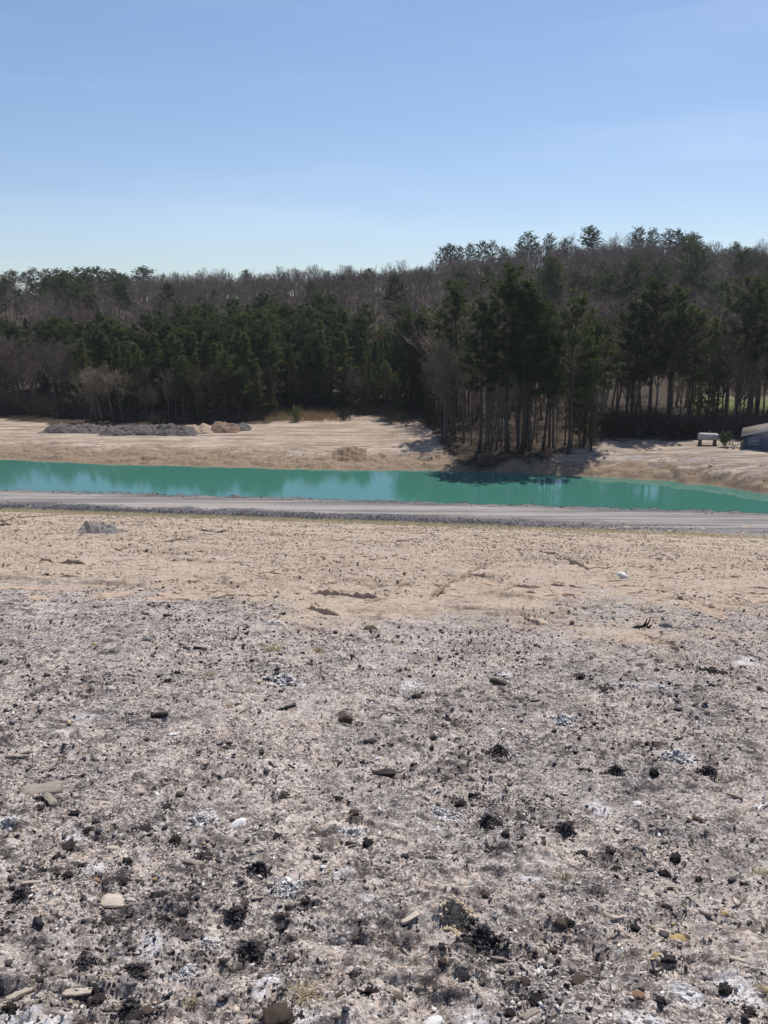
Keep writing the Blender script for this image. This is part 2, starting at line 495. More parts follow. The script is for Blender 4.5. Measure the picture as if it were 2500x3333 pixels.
def water_material():
    m, nt, N, L, B = new_mat('pond_water')
    B.inputs['Base Color'].default_value = (.035, .235, .16, 1)
    B.inputs['Roughness'].default_value = .045
    B.inputs['IOR'].default_value = 1.38
    geo = nd(nt, 'ShaderNodeNewGeometry')
    no = nd(nt, 'ShaderNodeTexNoise'); no.inputs['Scale'].default_value = .06; no.inputs['Detail'].default_value = 3; L.new(geo.outputs['Position'], no.inputs['Vector'])
    mx = nd(nt, 'ShaderNodeMix', data_type='RGBA'); mx.inputs['A'].default_value = (.043, .155, .112, 1); mx.inputs['B'].default_value = (.053, .172, .142, 1)
    L.new(no.outputs['Fac'], mx.inputs['Factor']); L.new(mx.outputs['Result'], B.inputs['Base Color'])
    mp = nd(nt, 'ShaderNodeMapping'); mp.inputs['Scale'].default_value = (1.0, 1.0, 1); L.new(geo.outputs['Position'], mp.inputs['Vector'])
    n1 = nd(nt, 'ShaderNodeTexNoise'); n1.inputs['Scale'].default_value = 3.2; n1.inputs['Detail'].default_value = 3; L.new(mp.outputs['Vector'], n1.inputs['Vector'])
    bp = nd(nt, 'ShaderNodeBump'); bp.inputs['Strength'].default_value = .030; bp.inputs['Distance'].default_value = .12; L.new(n1.outputs['Fac'], bp.inputs['Height'])
    # constant tilt added to the normal, so reflections show sky over the trees
    va = nd(nt, 'ShaderNodeVectorMath', operation='ADD'); va.inputs[1].default_value = (0, -.033, 0); L.new(bp.outputs['Normal'], va.inputs[0])
    vn = nd(nt, 'ShaderNodeVectorMath', operation='NORMALIZE'); L.new(va.outputs[0], vn.inputs[0])
    L.new(vn.outputs[0], B.inputs['Normal'])
    return m


# ------------------------------------------------------------------ ground objects
WHITE_SPOTS = [(889, 2034, 26), (934, 2218, 55), (870, 2205, 22), (663, 2663, 50), (1149, 2714, 45), (931, 2914, 55), (607, 3147, 38), (690, 3064, 34), (2041, 2237, 45), (2150, 2245, 34), (1340, 2225, 40), (1833, 2340, 40), (2205, 2470, 46), (2380, 3215, 75), (2440, 2160, 35), (2455, 2150, 30), (2250, 3240, 45), (1530, 3290, 55), (590, 3160, 30), (20, 2680, 30), (240, 2730, 36), (300, 2830, 40), (490, 3070, 50), (890, 3200, 36), (850, 3230, 28), (960, 3330, 55), (1775, 3140, 36), (1450, 2630, 36), (1950, 2640, 38), (2080, 3330, 60), (1720, 2870, 36), (1100, 2860, 30), (1420, 2700, 26), (60, 3290, 60), (160, 3320, 60), (205, 2380, 30), (280, 2340, 30), (1200, 2960, 25), (2010, 3080, 22), (1640, 2200, 30)]


def spots(x, y):
    w = np.zeros_like(x)
    for (px, py, s) in WHITE_SPOTS:
        c = hit(px, py)
        d = math.hypot(c[0], c[1]); rr = s / F * d * 1.15
        m = (np.abs(x - c[0]) < 3 * rr) & (np.abs(y - c[1]) < 4.5 * rr)
        if m.any():
            xx, yy = x[m] - c[0], y[m] - c[1]
            dd = np.hypot(xx, yy / 1.35) / rr + .9 * fbm(x[m] * 9, y[m] * 9, 3, 77)
            w[m] = np.maximum(w[m], 1 - sst(.5, 1.25, dd))
    return w


def lerp_px(x, y):
    return CX + F * 1.02 * x / np.maximum(y, 5)


ee = GY + TILT * GX
qq = GY - shore(GX)
pxx = lerp_px(GX, GY)
nz = fbm(GX * .5, GY * .5, 3, 80)
nz2 = fbm(GX * .12, GY * .12, 3, 81)
za = np.zeros((*GX.shape, 4), np.float32); zb = np.zeros_like(za)
za[..., 0] = ash_amount(GX, GY)
# the dark stony shoulder on the near side of the road, thinning to the right
shoulder = sst(67.0, 67.8, ee + nz * .8) * (1 - sst(71.0, 72.2, ee + nz * 1.3)) * np.interp(GX, [-60, 0, 12, 25], [1, 1, .8, .25])
shoulder = np.maximum(shoulder, np.exp(-((ee - 77.0) / .8) ** 2) * .9)
za[..., 1] = shoulder
far_m = (qq > -3) & (GY > 80)
za[..., 2] = np.where(far_m, 1 - sst(.35, 1.0, qq / np.interp(GX, [-30, 8, 16, 30], [9.5, 8.5, 4.0, 4.2]) + nz * .45 + nz2 * .2), 0)
za[..., 3] = spots(GX, GY)
fy = np.interp(GX / np.maximum(GY, 1), [-.5, -.46, -.36, -.24, -.15, -.1, -.045, 0, .045, .075, .10, .20, .27, .40, .47, .6], [147, 147, 133, 135, 140, 146, 150, 152, 141, 108, 101, 103, 112, 112, 112, 112])
zb[..., 0] = np.where(far_m, sst(-1.5, 2.0, GY - fy + nz * 4), 0)
zb[..., 1] = np.where(far_m, sst(19, 25, GX + nz * 4) * sst(2.5, 5, qq) * .95, 0)
zb[..., 2] = sst(126, 132, GY + nz * 5) * (1 - sst(165, 176, GY + nz * 9)) * sst(2210, 2290, pxx + nz * 60)
zb[..., 0] *= 1 - zb[..., 2]
zb[..., 3] = sst(68.5, 69.5, ee + nz * .5) * (1 - sst(76.9, 77.5, ee + nz * .4))
zb[..., 3] = np.maximum(zb[..., 3], sst(64.5, 68.5, ee + nz * 1.5) * (1 - sst(76, 77, ee)) * sst(8, 16, GX + nz * 5))

nr = len(ys)
idx = np.arange(nr * NC).reshape(nr, NC)
quads = np.stack([idx[:-1, :-1], idx[:-1, 1:], idx[1:, 1:], idx[1:, :-1]], -1)
ce = ee[:-1, :-1]; cq = qq[:-1, :-1]; cy = GY[:-1, :-1]; clw = zb[:-1, :-1, 2]; cf = fy[:-1, :-1]
zone = np.zeros(ce.shape, int)
zone[ce > 68] = 1
zone[(cq > -6) & (cy > 78) & (ce > 78.5)] = 2
zone[(ce > 78.5) & (cq <= -6)] = 3
zone[(zone == 2) & (cy > cf)] = 4
zone[(zone == 4) & (clw > .5)] = 5
ALLV = np.stack([GX, GY, GZ], -1).reshape(-1, 3)
for zi, nm in enumerate(['ground', 'gravel_road', 'field', 'pond_bed', 'hillside', 'lawn']):
    q = quads[zone == zi]
    if not len(q): continue
    used = np.unique(q)
    remap = np.zeros(len(ALLV), np.int32); remap[used] = np.arange(len(used))
    me = make_mesh(nm, ALLV[used], [remap[q]], smooth=True)
    for an, arr in (('zone_a', za), ('zone_b', zb)):
        at = me.color_attributes.new(an, 'FLOAT_COLOR', 'POINT')
        at.data.foreach_set('color', np.ascontiguousarray(arr.reshape(-1, 4)[used]).ravel())
    link(nm, me, M_GROUND, kind='structure')

# eroded ledges of the slope: short steps whose broken face looks back up the hill
def ledges():
    mb = MB()
    for pts, hgt in RLINES:
        P = np.array(pts)
        if P[0][0] > P[-1][0]: P = P[::-1]
        seg = np.hypot(*np.diff(P, axis=0).T); cum = np.concatenate([[0], np.cumsum(seg)]); L_ = cum[-1]
        n = max(8, int(L_ / .022)); t = np.linspace(0, L_, n)
        x = np.interp(t, cum, P[:, 0]); y = np.interp(t, cum, P[:, 1])
        sd = random.uniform(0, 99)
        y = y + .22 * vnoise(t * 1.3 + sd, t * 0) + .11 * vnoise(t * 4.1 + sd, t * 0 + 3) + .035 * vnoise(t * 16 + sd, t * 0 + 5)
        h = hgt * np.clip(.75 + .7 * vnoise(t * 1.7 + sd, t * 0 + 7) + .45 * vnoise(t * 9 + sd, t * 0 + 8) + .3 * vnoise(t * 24 + sd, t * 0 + 9), .12, 1.3) * np.clip(np.minimum(t, L_ - t) / .25, 0.03, 1)
        g0 = terrain(x, y) + .6 * detail(x, y)
        R_ = []
        for dy, fz, nzv in ((-.05, -.6, 0), (-.012, -.02, .2), (0.0, .55, .35), (.012, .9, .3), (.05, 1.05, .25), (.14, .85, .25), (.32, .42, .2), (.7, -.15, .1), (.9, -.8, 0)):
            jit = hgt * nzv * vnoise(t * 19 + sd, np.full(n, dy * 30)) 
            yy = y + dy + .4 * jit
            base = terrain(x, yy) + .6 * detail(x, yy)
            R_.append(np.stack([x, yy, base + h * fz + jit * .5], 1))
        V = np.stack(R_, 1).reshape(-1, 3); m_ = 9
        q = [(i * m_ + k, (i + 1) * m_ + k, (i + 1) * m_ + k + 1, i * m_ + k + 1) for i in range(n - 1) for k in range(m_ - 1)]
        mb.add(V, None, q)
    link('eroded_ledges', mb.mesh('eroded_ledges', False), simple('crumbled_soil', (.335, .25, .185), (.43, .335, .262), 9, .95, .8, 40, detail_=8), kind='structure')


ledges()

# pond
wm = make_mesh('pond_water', [(-150, 55, 0), (150, 55, 0), (150, 140, 0), (-150, 140, 0)], [[(0, 1, 2, 3)]])
link('pond_water', wm, water_material(), kind='structure')

# ------------------------------------------------------------------ trees
M_PBARK = simple('pine_bark', (.045, .036, .03), (.095, .076, .063), 5, .95, .5, 18, rnd=.25, stretch=(1, 1, .25))
M_BBARK = simple('grey_bark', (.07, .058, .05), (.135, .112, .098), 4, .95, .4, 18, rnd=.3, stretch=(1, 1, .3))
M_NEED = leaf_mat('pine_needles', (.036, .052, .021), (.105, .13, .043), .45)
M_NEEDL = leaf_mat('light_pine_needles', (.06, .082, .028), (.145, .17, .058), .48)
M_TWIG = simple('bare_twigs', (.15, .117, .092), (.22, .178, .145), .5, .95, rnd=.25)
M_TWIGR = simple('red_budded_twigs', (.20, .085, .065), (.27, .12, .09), .5, .95, rnd=.15)
M_TWIGT = simple('tan_twigs', (.19, .15, .105), (.28, .225, .165), .5, .95, rnd=.15)
M_FARWOOD = simple('far_bare_twigs', (.115, .085, .068), (.29, .232, .185), .09, .95)


def unit(v):
    return v / (np.linalg.norm(v) + 1e-9)


def pine_mesh(seed, kind):
    """a 20 m pine: trunk with limbs, crown of needle tufts"""
    global RNG
    keep = RNG; RNG = np.random.default_rng(seed)
    H = 20.0
    tr, cr = MB(), MB()
    base = {'tall': .40, 'young': .09, 'round': .50, 'open': .38}[kind] + RNG.uniform(-.05, .05)
    bend = RNG.normal(0, .35, 2)
    hs = np.linspace(0, 1, 10)

    def axis(h):
        return np.array([bend[0] * math.sin(h * 2.4) + .12 * math.sin(h * 9 + seed), bend[1] * math.sin(h * 2.0) + .12 * math.cos(h * 8 + seed), h * H])
    r0 = {'tall': .21, 'young': .15, 'round': .22, 'open': .25}[kind]
    rad = r0 * (1 - hs) ** .75 + .025; rad[0] *= 1.25
    tr.tube([axis(h) for h in hs], rad, 7)
    spread = {'tall': 3.0, 'young': 2.7, 'round': 4.0, 'open': 3.9}[kind]
    nb = {'tall': 62, 'young': 80, 'round': 56, 'open': 60}[kind]
    for i in range(nb):
        t = (i + RNG.uniform(0, 1)) / nb
        if kind in ('round', 'open') and RNG.random() < .12: continue
        h = base + (1 - base) * t * .97
        if kind == 'young': prof = (1 - t) ** .75 * min(1, .55 + t * 2.2) + .10
        elif kind == 'tall': prof = math.sin(math.pi * min(1, .16 + t * .80)) ** .8 + .08
        elif kind == 'open': prof = math.sin(math.pi * (.22 + t * .72)) ** .7 + .05
        else: prof = math.sqrt(max(0, 1 - (1.55 * t - .72) ** 2)) * .95 + .06
        Lb = spread * prof * RNG.uniform(.6, 1.2)
        az = i * 2.4 + RNG.normal(0, .5)
        el = R(np.interp(t, [0, .5, 1], [-4, 18, 62]) + RNG.normal(0, 9))
        d = np.array([math.cos(az) * math.cos(el), math.sin(az) * math.cos(el), math.sin(el)])
        p0 = axis(h)
        pts = [p0, p0 + d * Lb * .4, p0 + d * Lb * .75 + np.array([0, 0, .05 * Lb]), p0 + d * Lb + np.array([0, 0, .20 * Lb])]
        rb = .018 + .016 * Lb
        tr.tube(pts, [rb, rb * .75, rb * .5, rb * .2], 3, cap=False)
        nc = max(2, int(Lb * 2.9))
        for j in range(nc):
            s = RNG.uniform(.30, 1.05) if nc > 2 else RNG.uniform(.6, 1.05)
            k = min(int(s * 3), 2)
            c = pts[k] + (pts[k + 1] - pts[k]) * (s * 3 - k)
            off = RNG.normal(0, 1, 3) * np.array([.30, .30, .14]) * (.5 + s) * min(1, Lb / 2)
            c = c + off
            n = RNG.integers(30, 46)
            dr = RNG.normal(0, 1, (n, 3)); dr[:, 2] = dr[:, 2] * .75 + .30; dr += d * .35
            dr /= np.linalg.norm(dr, axis=1)[:, None]
            cs = RNG.uniform(.75, 1.25)
            cr.spikes(c + dr * .05, dr, RNG.uniform(.32, .62, n) * cs, RNG.uniform(.06, .12, n) * cs)
    for i in range(9):   # dead stubs on the clear stem
        h = base * RNG.uniform(.45, 1.0); az = RNG.uniform(0, 6.3); L_ = RNG.uniform(.5, 1.8)
        d = np.array([math.cos(az), math.sin(az), RNG.uniform(-.2, .3)])
        p0 = axis(h); tr.tube([p0, p0 + d * L_ * .6, p0 + d * L_ + np.array([0, 0, -.1])], [.03, .02, .008], 3, cap=False)
    RNG = keep
    return tr.mesh('trunk', True), cr.mesh('crown')


def bare_mesh(seed, kind='tree', lowpoly=False):
    """a 16 m leafless hardwood: trunk with limbs, crown of branches and twigs"""
    global RNG
    keep = RNG; RNG = np.random.default_rng(seed)
    tr, cr = MB(), MB()
    H = 16.0
    shrub = kind == 'shrub'
    fork = RNG.uniform(.30, .48) if not shrub else .06
    b = RNG.normal(0, .4, 2)
    nseg = 4 if lowpoly else 7
    hs = np.linspace(0, 1, nseg)
    ax = lambda h: np.array([b[0] * math.sin(h * 2.6), b[1] * math.sin(h * 2.2), h * H * .86])
    if not shrub:
        tr.tube([ax(h) for h in hs], .21 * (1 - hs) ** .8 + .02, 3 if lowpoly else 6)
    nl = (9 if lowpoly else 15) if not shrub else 16
    W = 2.2 if lowpoly else 1.0
    for i in range(nl):
        if shrub:
            h = RNG.uniform(0, .05); el = R(RNG.uniform(48, 86)); Lb = RNG.uniform(6, 14)
        else:
            h = fork + (1 - fork) * (i + RNG.uniform(0, 1)) / nl * .95
            el = R(RNG.uniform(38, 68)); Lb = (5.8 * (1 - (h - fork) / (1.1 - fork)) + 1.3) * RNG.uniform(.7, 1.2)
        az = i * 2.4 + RNG.normal(0, .5)
        d = np.array([math.cos(az) * math.cos(el), math.sin(az) * math.cos(el), math.sin(el)])
        p0 = ax(h)
        cur = [p0]; dd = d.copy()
        for k in range(3):
            dd = unit(dd + RNG.normal(0, .16, 3) + np.array([0, 0, .12]))
            cur.append(cur[-1] + dd * Lb / 3)
        r0 = .025 + .013 * Lb
        tr.tube(cur, np.array([1, .72, .48, .2]) * r0, 3 if lowpoly else 4, cap=False)
        n2 = int(3 + Lb * (.7 if lowpoly else 1.35))
        for j in range(n2):
            s = RNG.uniform(.25, 1.0) * 3; k = min(int(s), 2)
            q0 = cur[k] + (cur[k + 1] - cur[k]) * (s - k)
            d2 = unit(unit(cur[k + 1] - cur[k]) + RNG.normal(0, .55, 3) + np.array([0, 0, .25]))
            L2 = Lb * RNG.uniform(.22, .45) + .3
            q1 = q0 + d2 * L2 * .5; q2 = q1 + unit(d2 + RNG.normal(0, .2, 3)) * L2 * .5
            if not lowpoly:
                cr.tube([q0, q1, q2], [.022, .015, .006], 3, cap=False)
            else:
                cr.spikes(q0[None], d2[None], np.array([L2]), np.array([.09]))
            n3 = 6 if lowpoly else 11
            u = RNG.uniform(.2, 1, n3)
            bs = np.where((u < .5)[:, None], q0 + (q1 - q0) * (u * 2)[:, None], q1 + (q2 - q1) * (u * 2 - 1)[:, None])
            dr = d2 + RNG.normal(0, .5, (n3, 3)) + np.array([0, 0, .25]); dr /= np.linalg.norm(dr, axis=1)[:, None]
            cr.spikes(bs, dr, RNG.uniform(.5, 1.3, n3), RNG.uniform(.025, .045, n3) * W)
    RNG = keep
    if shrub:
        return None, tr, cr
    return tr, cr


PINES = {k: [pine_mesh(100 + 7 * i + j * 31, k) for i in range(n)] for j, (k, n) in enumerate([('tall', 4), ('young', 4), ('round', 3), ('open', 3)])}
BARES = []
for i in range(5):
    t_, c_ = bare_mesh(300 + i)
    BARES.append((t_.mesh('trunk', True), c_.mesh('crown')))
N_PINE = N_BARE = 0
PROTO = {}


def tree(kind, var, x, y, H, label, group, crown_mat, trunk_mat, name, cat, widen=1.0, z=None, lean=0.0):
    """one tree: an Empty at its foot, its trunk and its crown"""
    tm, cm = (PINES[kind] if kind != 'bare' else BARES)[var]
    href = 20.0 if kind != 'bare' else 16.0
    key = (kind, var, crown_mat.name, name)
    if z is None: z = float(ground_z(x, y)[0])
    if key not in PROTO:
        root = link(name, None)
        tm2 = tm if not tm.materials else tm.copy() if tm.materials[0] != trunk_mat else tm
        cm2 = cm
        if cm.materials and cm.materials[0] != crown_mat:
            cm2 = cm.copy(); cm2.materials.clear()
        a = link('trunk', tm2, trunk_mat, root); c = link('crown', cm2, crown_mat, root)
        PROTO[key] = (root, a, c)
    else:
        r0, a0, c0 = PROTO[key]
        root = r0.copy(); COL.objects.link(root)
        for p in (a0, c0):
            n = p.copy(); COL.objects.link(n); n.parent = root
    s = H / href
    root.location = (x, y, z - .05)
    root.rotation_euler = (random.gauss(0, .012) , random.gauss(0, .012) + lean, random.uniform(0, 6.28))
    root.scale = (s * widen, s * widen, s)
    root['label'] = label; root['category'] = cat; root['group'] = group
    return root


def top_height(px, py_top, y, zg):
    return CAMZ + y * elev(py_top) - zg


def foot(px, py):
    return hit(px, py)


exec_trees = True
if exec_trees:
    # --- single trees that can be told apart, from their columns, foot rows and top rows in the photograph
    SOLO = [  # kind, px, foot py, top py, widen, label
        ('open', 1478, 1415, 920, 1.25, 'broad dark pine with a rounded crown at the left end of the tall grove'),
        ('tall', 1560, 1478, 985, 1.1, 'tall pine at the water side of the grove, left of the twin trunks'),
        ('tall', 1648, 1470, 862, 1.25, 'tallest dark pine of the grove by the water, with a wide crown'),
        ('tall', 1700, 1474, 905, 1.15, 'left one of the twin straight pines in the grove by the water'),
        ('open', 1722, 1472, 940, 1.0, 'right one of the twin straight pines in the grove by the water'),
        ('tall', 1768, 1468, 1005, 1.0, 'slender leaning pine just right of the twin pines'),
        ('open', 1852, 1476, 962, .95, 'pine with a small high crown at the front right of the grove'),
        ('young', 1898, 1455, 1040, 1.25, 'green pine with low hanging boughs at the right end of the grove'),
        ('tall', 1925, 1447, 1030, 1.25, 'full crowned pine behind the right end of the grove'),
        ('open', 2052, 1405, 985, 1.25, 'very dark broad pine above the undergrowth left of the white tank'),
        ('open', 2110, 1408, 912, 1.2, 'tall dark pine behind the white tank, its crown touching the hill'),
        ('tall', 2172, 1405, 925, 1.2, 'tall straight pine behind the undergrowth near the white tank'),
        ('tall', 2240, 1402, 1000, 1.25, 'lighter green pine standing directly behind the white tank'),
        ('young', 2290, 1400, 1015, 1.2, 'full pale green pine between the white tank and the shed'),
        ('open', 2385, 1395, 905, 1.15, 'tall thick trunked pine left of the blue shed'),
        ('open', 2458, 1392, 935, 1.2, 'dark pine rising behind the roof of the blue shed'),
    ]
    for (k, px, fy_, ty, wd, lab) in SOLO:
        p = foot(px, fy_)
        H = top_height(px, ty, p[1], p[2]) * .965; wd *= .93
        lt = k == 'young'
        tree(k, random.randrange(len(PINES[k])), p[0], p[1], H, lab, 'tall pines by the water and the shed', M_NEEDL if lt else M_NEED, M_PBARK, 'pine_tree', 'pine tree', wd, lean=.05 if 'leaning' in lab else 0)

    placed = []

    def free(x, y, r):
        for (a, b) in placed:
            if (a - x) ** 2 + (b - y) ** 2 < r * r: return False
        placed.append((x, y)); return True

    # --- the pine wood behind the field: front row by pixel, more rows behind it
    CAN_X = [-200, 0, 120, 230, 320, 450, 520, 600, 680, 760, 830, 900, 960, 1010, 1060, 1110, 1160, 1210, 1290, 1340, 1400, 1460]
    CAN_Y = [1020, 1015, 1035, 1015, 1005, 1010, 1000, 1015, 975, 1010, 945, 965, 985, 945, 955, 945, 950, 1000, 1075, 1005, 1060, 1050]
    EDGE_X = [-200, 0, 200, 300, 480, 640, 840, 900, 1000, 1130, 1250, 1440, 1500]
    EDGE_Y = [1340, 1345, 1352, 1362, 1372, 1374, 1368, 1352, 1335, 1345, 1352, 1368, 1372]
    n = 0; tries = 0
    while n < 205 and tries < 8000:
        tries += 1
        px = random.uniform(-120, 1440)
        ed = foot(px, np.interp(px, EDGE_X, EDGE_Y))
        depth = abs(random.gauss(0, 1)) * 14 if random.random() < .72 else random.uniform(0, 52)
        y = ed[1] + depth
        x = ed[0] * y / ed[1]
        if px < 230 and depth < 14: continue
        if not free(x, y, 2.1 + .03 * depth): continue
        z = float(terrain(x, y))
        ty = float(np.interp(px, CAN_X, CAN_Y))
        front = math.exp(-depth / 13)
        ty_ = ty + front * np.interp(px, [300, 700, 1000], [120, 125, 150]) + abs(random.gauss(0, 30)) + (random.uniform(20, 110) if random.random() < .3 else 0)
        H = max(6.5, min(top_height(px, ty_, y, z), 24))
        young = depth < 9 and random.random() < .72
        k = 'young' if young else random.choice(['tall', 'tall', 'young', 'open'])
        row = 'front edge' if depth < 8 else 'inner rows'
        lightc = random.random() < (.45 if depth < 10 else .12)
        if px < 700: lab = 'pine in the ' + row + ' of the wood behind the dark rubble heap'
        else: lab = 'pine in the ' + row + ' of the wood at the back of the bare field'
        tree(k, random.randrange(len(PINES[k])), x, y, H, lab, 'pines of the wood behind the field', M_NEEDL if lightc else M_NEED, M_PBARK, 'pine_tree', 'pine tree', random.uniform(.95, 1.3) * (1.15 if k == 'young' else 1))
        n += 1
    for k_ in range(40):
        if k_ < 26: px = random.uniform(-60, 250); dp = random.uniform(15, 34); ty = random.uniform(1010, 1060)
        else: px = random.uniform(1265, 1450); dp = random.uniform(2, 26); ty = random.uniform(1000, 1085)
        ed = foot(px, np.interp(px, EDGE_X, EDGE_Y)); y = ed[1] + dp; x = ed[0] * y / ed[1]
        if not free(x, y, 1.8): continue
        z = float(terrain(x, y)); H = max(7, min(top_height(px, ty, y, z), 22)); k = random.choice(['tall', 'young', 'open'])
        tree(k, random.randrange(len(PINES[k])), x, y, H, 'pine behind the grey bare trees at the left edge of the wood' if k_ < 26 else 'pine in the corner between the field and the grove by the water', 'pines at the two ends of the wood behind the field', M_NEED, M_PBARK, 'pine_tree', 'pine tree', random.uniform(1.0, 1.3))
    # --- pines on the hillside and along the skyline
    HP = []
    for px, ty in [(10, 900), (40, 888), (80, 893), (108, 882), (150, 884), (190, 882), (215, 890), (252, 878), (285, 880), (312, 876), (345, 886), (370, 884), (395, 892), (412, 900), (465, 876)]:
        HP.append((px, ty, .99, 'round', 'round topped pine in the dark pine patch at the left end of the skyline'))
    for _ in range(85):
        HP.append((random.uniform(-40, 415), random.uniform(893, 955), random.uniform(.70, .97), random.choice(['tall', 'young', 'open']), 'pine on the slope below the left end of the skyline'))
    for px, ty in [(1450, 815), (1468, 808), (1492, 815), (1530, 806), (1570, 800), (1604, 800), (1640, 815), (1718, 772), (1745, 800), (1788, 778), (1840, 792), (1918, 755), (1932, 770), (2082, 752), (2125, 760), (2178, 762), (2205, 758), (2232, 775), (2262, 772), (2400, 795), (2440, 815), (2490, 840)]:
        HP.append((px, ty, .985, 'round', 'umbrella topped pine standing up from the hilltop on the right'))
    for px, ty in [(1690, 800), (1640, 880), (1800, 845), (1790, 870), (1870, 885), (1960, 858), (2005, 860), (2060, 870), (2090, 872), (2140, 868), (2170, 870), (2250, 800), (2270, 830), (2290, 850), (2420, 830), (2450, 840), (2500, 870), (2350, 930), (2230, 915), (1990, 905), (1920, 905), (1590, 870), (1545, 880), (2480, 920), (2040, 930), (1570, 915), (1500, 890), (2400, 870)]:
        HP.append((px, ty, random.uniform(.62, .9), 'round' if random.random() < .5 else 'tall', 'dark pine among bare trees on the face of the right hand hill'))
    for px, ty in [(650, 968), (690, 985), (580, 1000), (520, 985), (770, 980), (550, 925), (700, 945), (1120, 905), (1200, 880), (800, 880), (1290, 900), (1010, 920)]:
        HP.append((px, ty, random.uniform(.45, .85), 'tall', 'lone dark pine among the bare trees of the middle hillside'))
    for (px, ty, fr, k, lab) in HP:
        yr, zr = ridge(px)
        y = yr * fr; 
        x = side(px, ty) * y
        z = float(terrain(x, y))
        H = max(6, min(22, top_height(px, ty, y, z)))
        if H <= 6.01 or H >= 21.9:   # move along the sight line until the tree has a natural size
            for yy in np.linspace(yr * .98, 205, 60):
                xx = side(px, ty) * yy; zz = float(terrain(xx, yy)); hh = top_height(px, ty, yy, zz)
                if 10 < hh < 19: x, y, z, H = xx, yy, zz, hh; break
        tree(k, random.randrange(len(PINES[k])), x, y, H, lab, 'pines of the far hillside', M_NEED, M_PBARK, 'pine_tree', 'pine tree', random.uniform(1.0, 1.35) * (1.45 if 'left end' in lab else 1.15))

    # --- bare trees of the grove by the water and behind the shed
    def bare_at(px, fpy, tpy, lab, grp, mat=M_TWIG, widen=1.0, tm=M_BBARK, name='bare_tree'):
        p = foot(px, fpy)
        H = top_height(px, tpy, p[1], p[2])
        return tree('bare', random.randrange(len(BARES)), p[0], p[1], max(3, H), lab, grp, mat, tm, name, 'bare tree', widen)
    for _ in range(34):
        px = random.uniform(1440, 1960)
        fpy = random.uniform(1425, 1472) - (15 if px < 1500 else 0)
        bare_at(px, fpy, random.uniform(1090, 1320), 'slim bare tree among the pine trunks of the grove by the water', 'bare trees of the grove by the water', widen=random.uniform(.7, 1.1))
    for _ in range(34):
        px = random.uniform(1960, 2560)
        bare_at(px, random.uniform(1370, 1410), random.uniform(1000, 1240), 'bare tree in the wood edge behind the tank and the shed', 'bare trees behind the tank and the shed', widen=random.uniform(.8, 1.15))
    for _ in range(26):
        px = random.uniform(-60, 230)
        bare_at(px, random.uniform(1325, 1352), random.uniform(1055, 1200), 'grey bare tree at the far left edge of the wood', 'bare trees at the left edge of the wood', widen=random.uniform(.9, 1.3))
    for px, a, b in [(1420, 1390, 1120), (1455, 1400, 1150), (1480, 1430, 1140), (1440, 1420, 1180), (1510, 1445, 1160)]:
        bare_at(px, a, b, 'twiggy bare tree at the left corner of the grove, crown down to the sand', 'bare trees at the left corner of the grove', widen=1.0)
    for px, a, b in [(300, 1372, 1190), (335, 1378, 1200), (370, 1374, 1185), (405, 1376, 1210), (315, 1380, 1250), (280, 1376, 1260)]:
        bare_at(px, a, b, 'pale grey sapling in the clump behind the dark rubble heap', 'grey saplings behind the rubble heap', mat=M_TWIGT, widen=1.4)
    for _ in range(40):
        px = random.uniform(250, 1430)
        bare_at(px, np.interp(px, EDGE_X, EDGE_Y) - random.uniform(0, 6), random.uniform(1180, 1290), 'thin bare sapling at the foot of the pine wood', 'bare saplings at the foot of the pine wood', widen=random.uniform(.6, 1))
    # red budded maples
    for px, ty, yy in [(262, 990, 235), (640, 1000, 225), (1215, 1068, 190)]:
        x = side(px, ty) * yy; z = float(terrain(x, yy)); H = top_height(px, ty, yy, z)
        tree('bare', 1, x, yy, min(max(H, 7), 18), {262: 'red budded tree above the pines at the left, below the dark pine patch', 640: 'red budded tree beside the lone dark pine above the rubble heap wood', 1215: 'red budded tree over the pine wood left of the broad dark pine'}[px], 'red budded maples', M_TWIGR, M_BBARK, 'bare_tree', 'bare tree', 1.2)
    # skyline bare trees
    px = 425.0
    while px < 2560:
        if not 1440 < px < 1640:
            yr, zr = ridge(px)
            y = yr * random.uniform(.96, 1.02)
            ty = np.interp(px, TOP_PX, TOP_PY) + random.gauss(-5, 12)
            x = side(px, ty) * y; z = float(terrain(x, y))
            H = min(max(top_height(px, ty, y, z), 6.5), 17)
            lab = 'bare tree standing against the sky on the middle of the ridge' if px < 1440 else 'bare tree standing against the sky on the right hand hilltop'
            tree('bare', random.randrange(len(BARES)), x, y, H, lab, 'bare trees along the skyline', M_TWIG, M_BBARK, 'bare_tree', 'bare tree', random.uniform(.8, 1.1), z=z)
        px += random.uniform(11, 22)

    # --- the leafless wood that covers the hill: one mass
    low = []
    for i in range(6):
        t_, c_ = bare_mesh(500 + i, lowpoly=True)
        V = np.concatenate(t_.V + c_.V)
        # rebuild faces with offsets
        T = [f for f in t_.T] + [f + t_.n for f in c_.T]
        Q = [f for f in t_.Q] + [f + t_.n for f in c_.Q]
        low.append((V, np.concatenate(T), np.concatenate(Q)))
    VV, TT, QQ, off, cnt = [], [], [], 0, 0
    back = 850
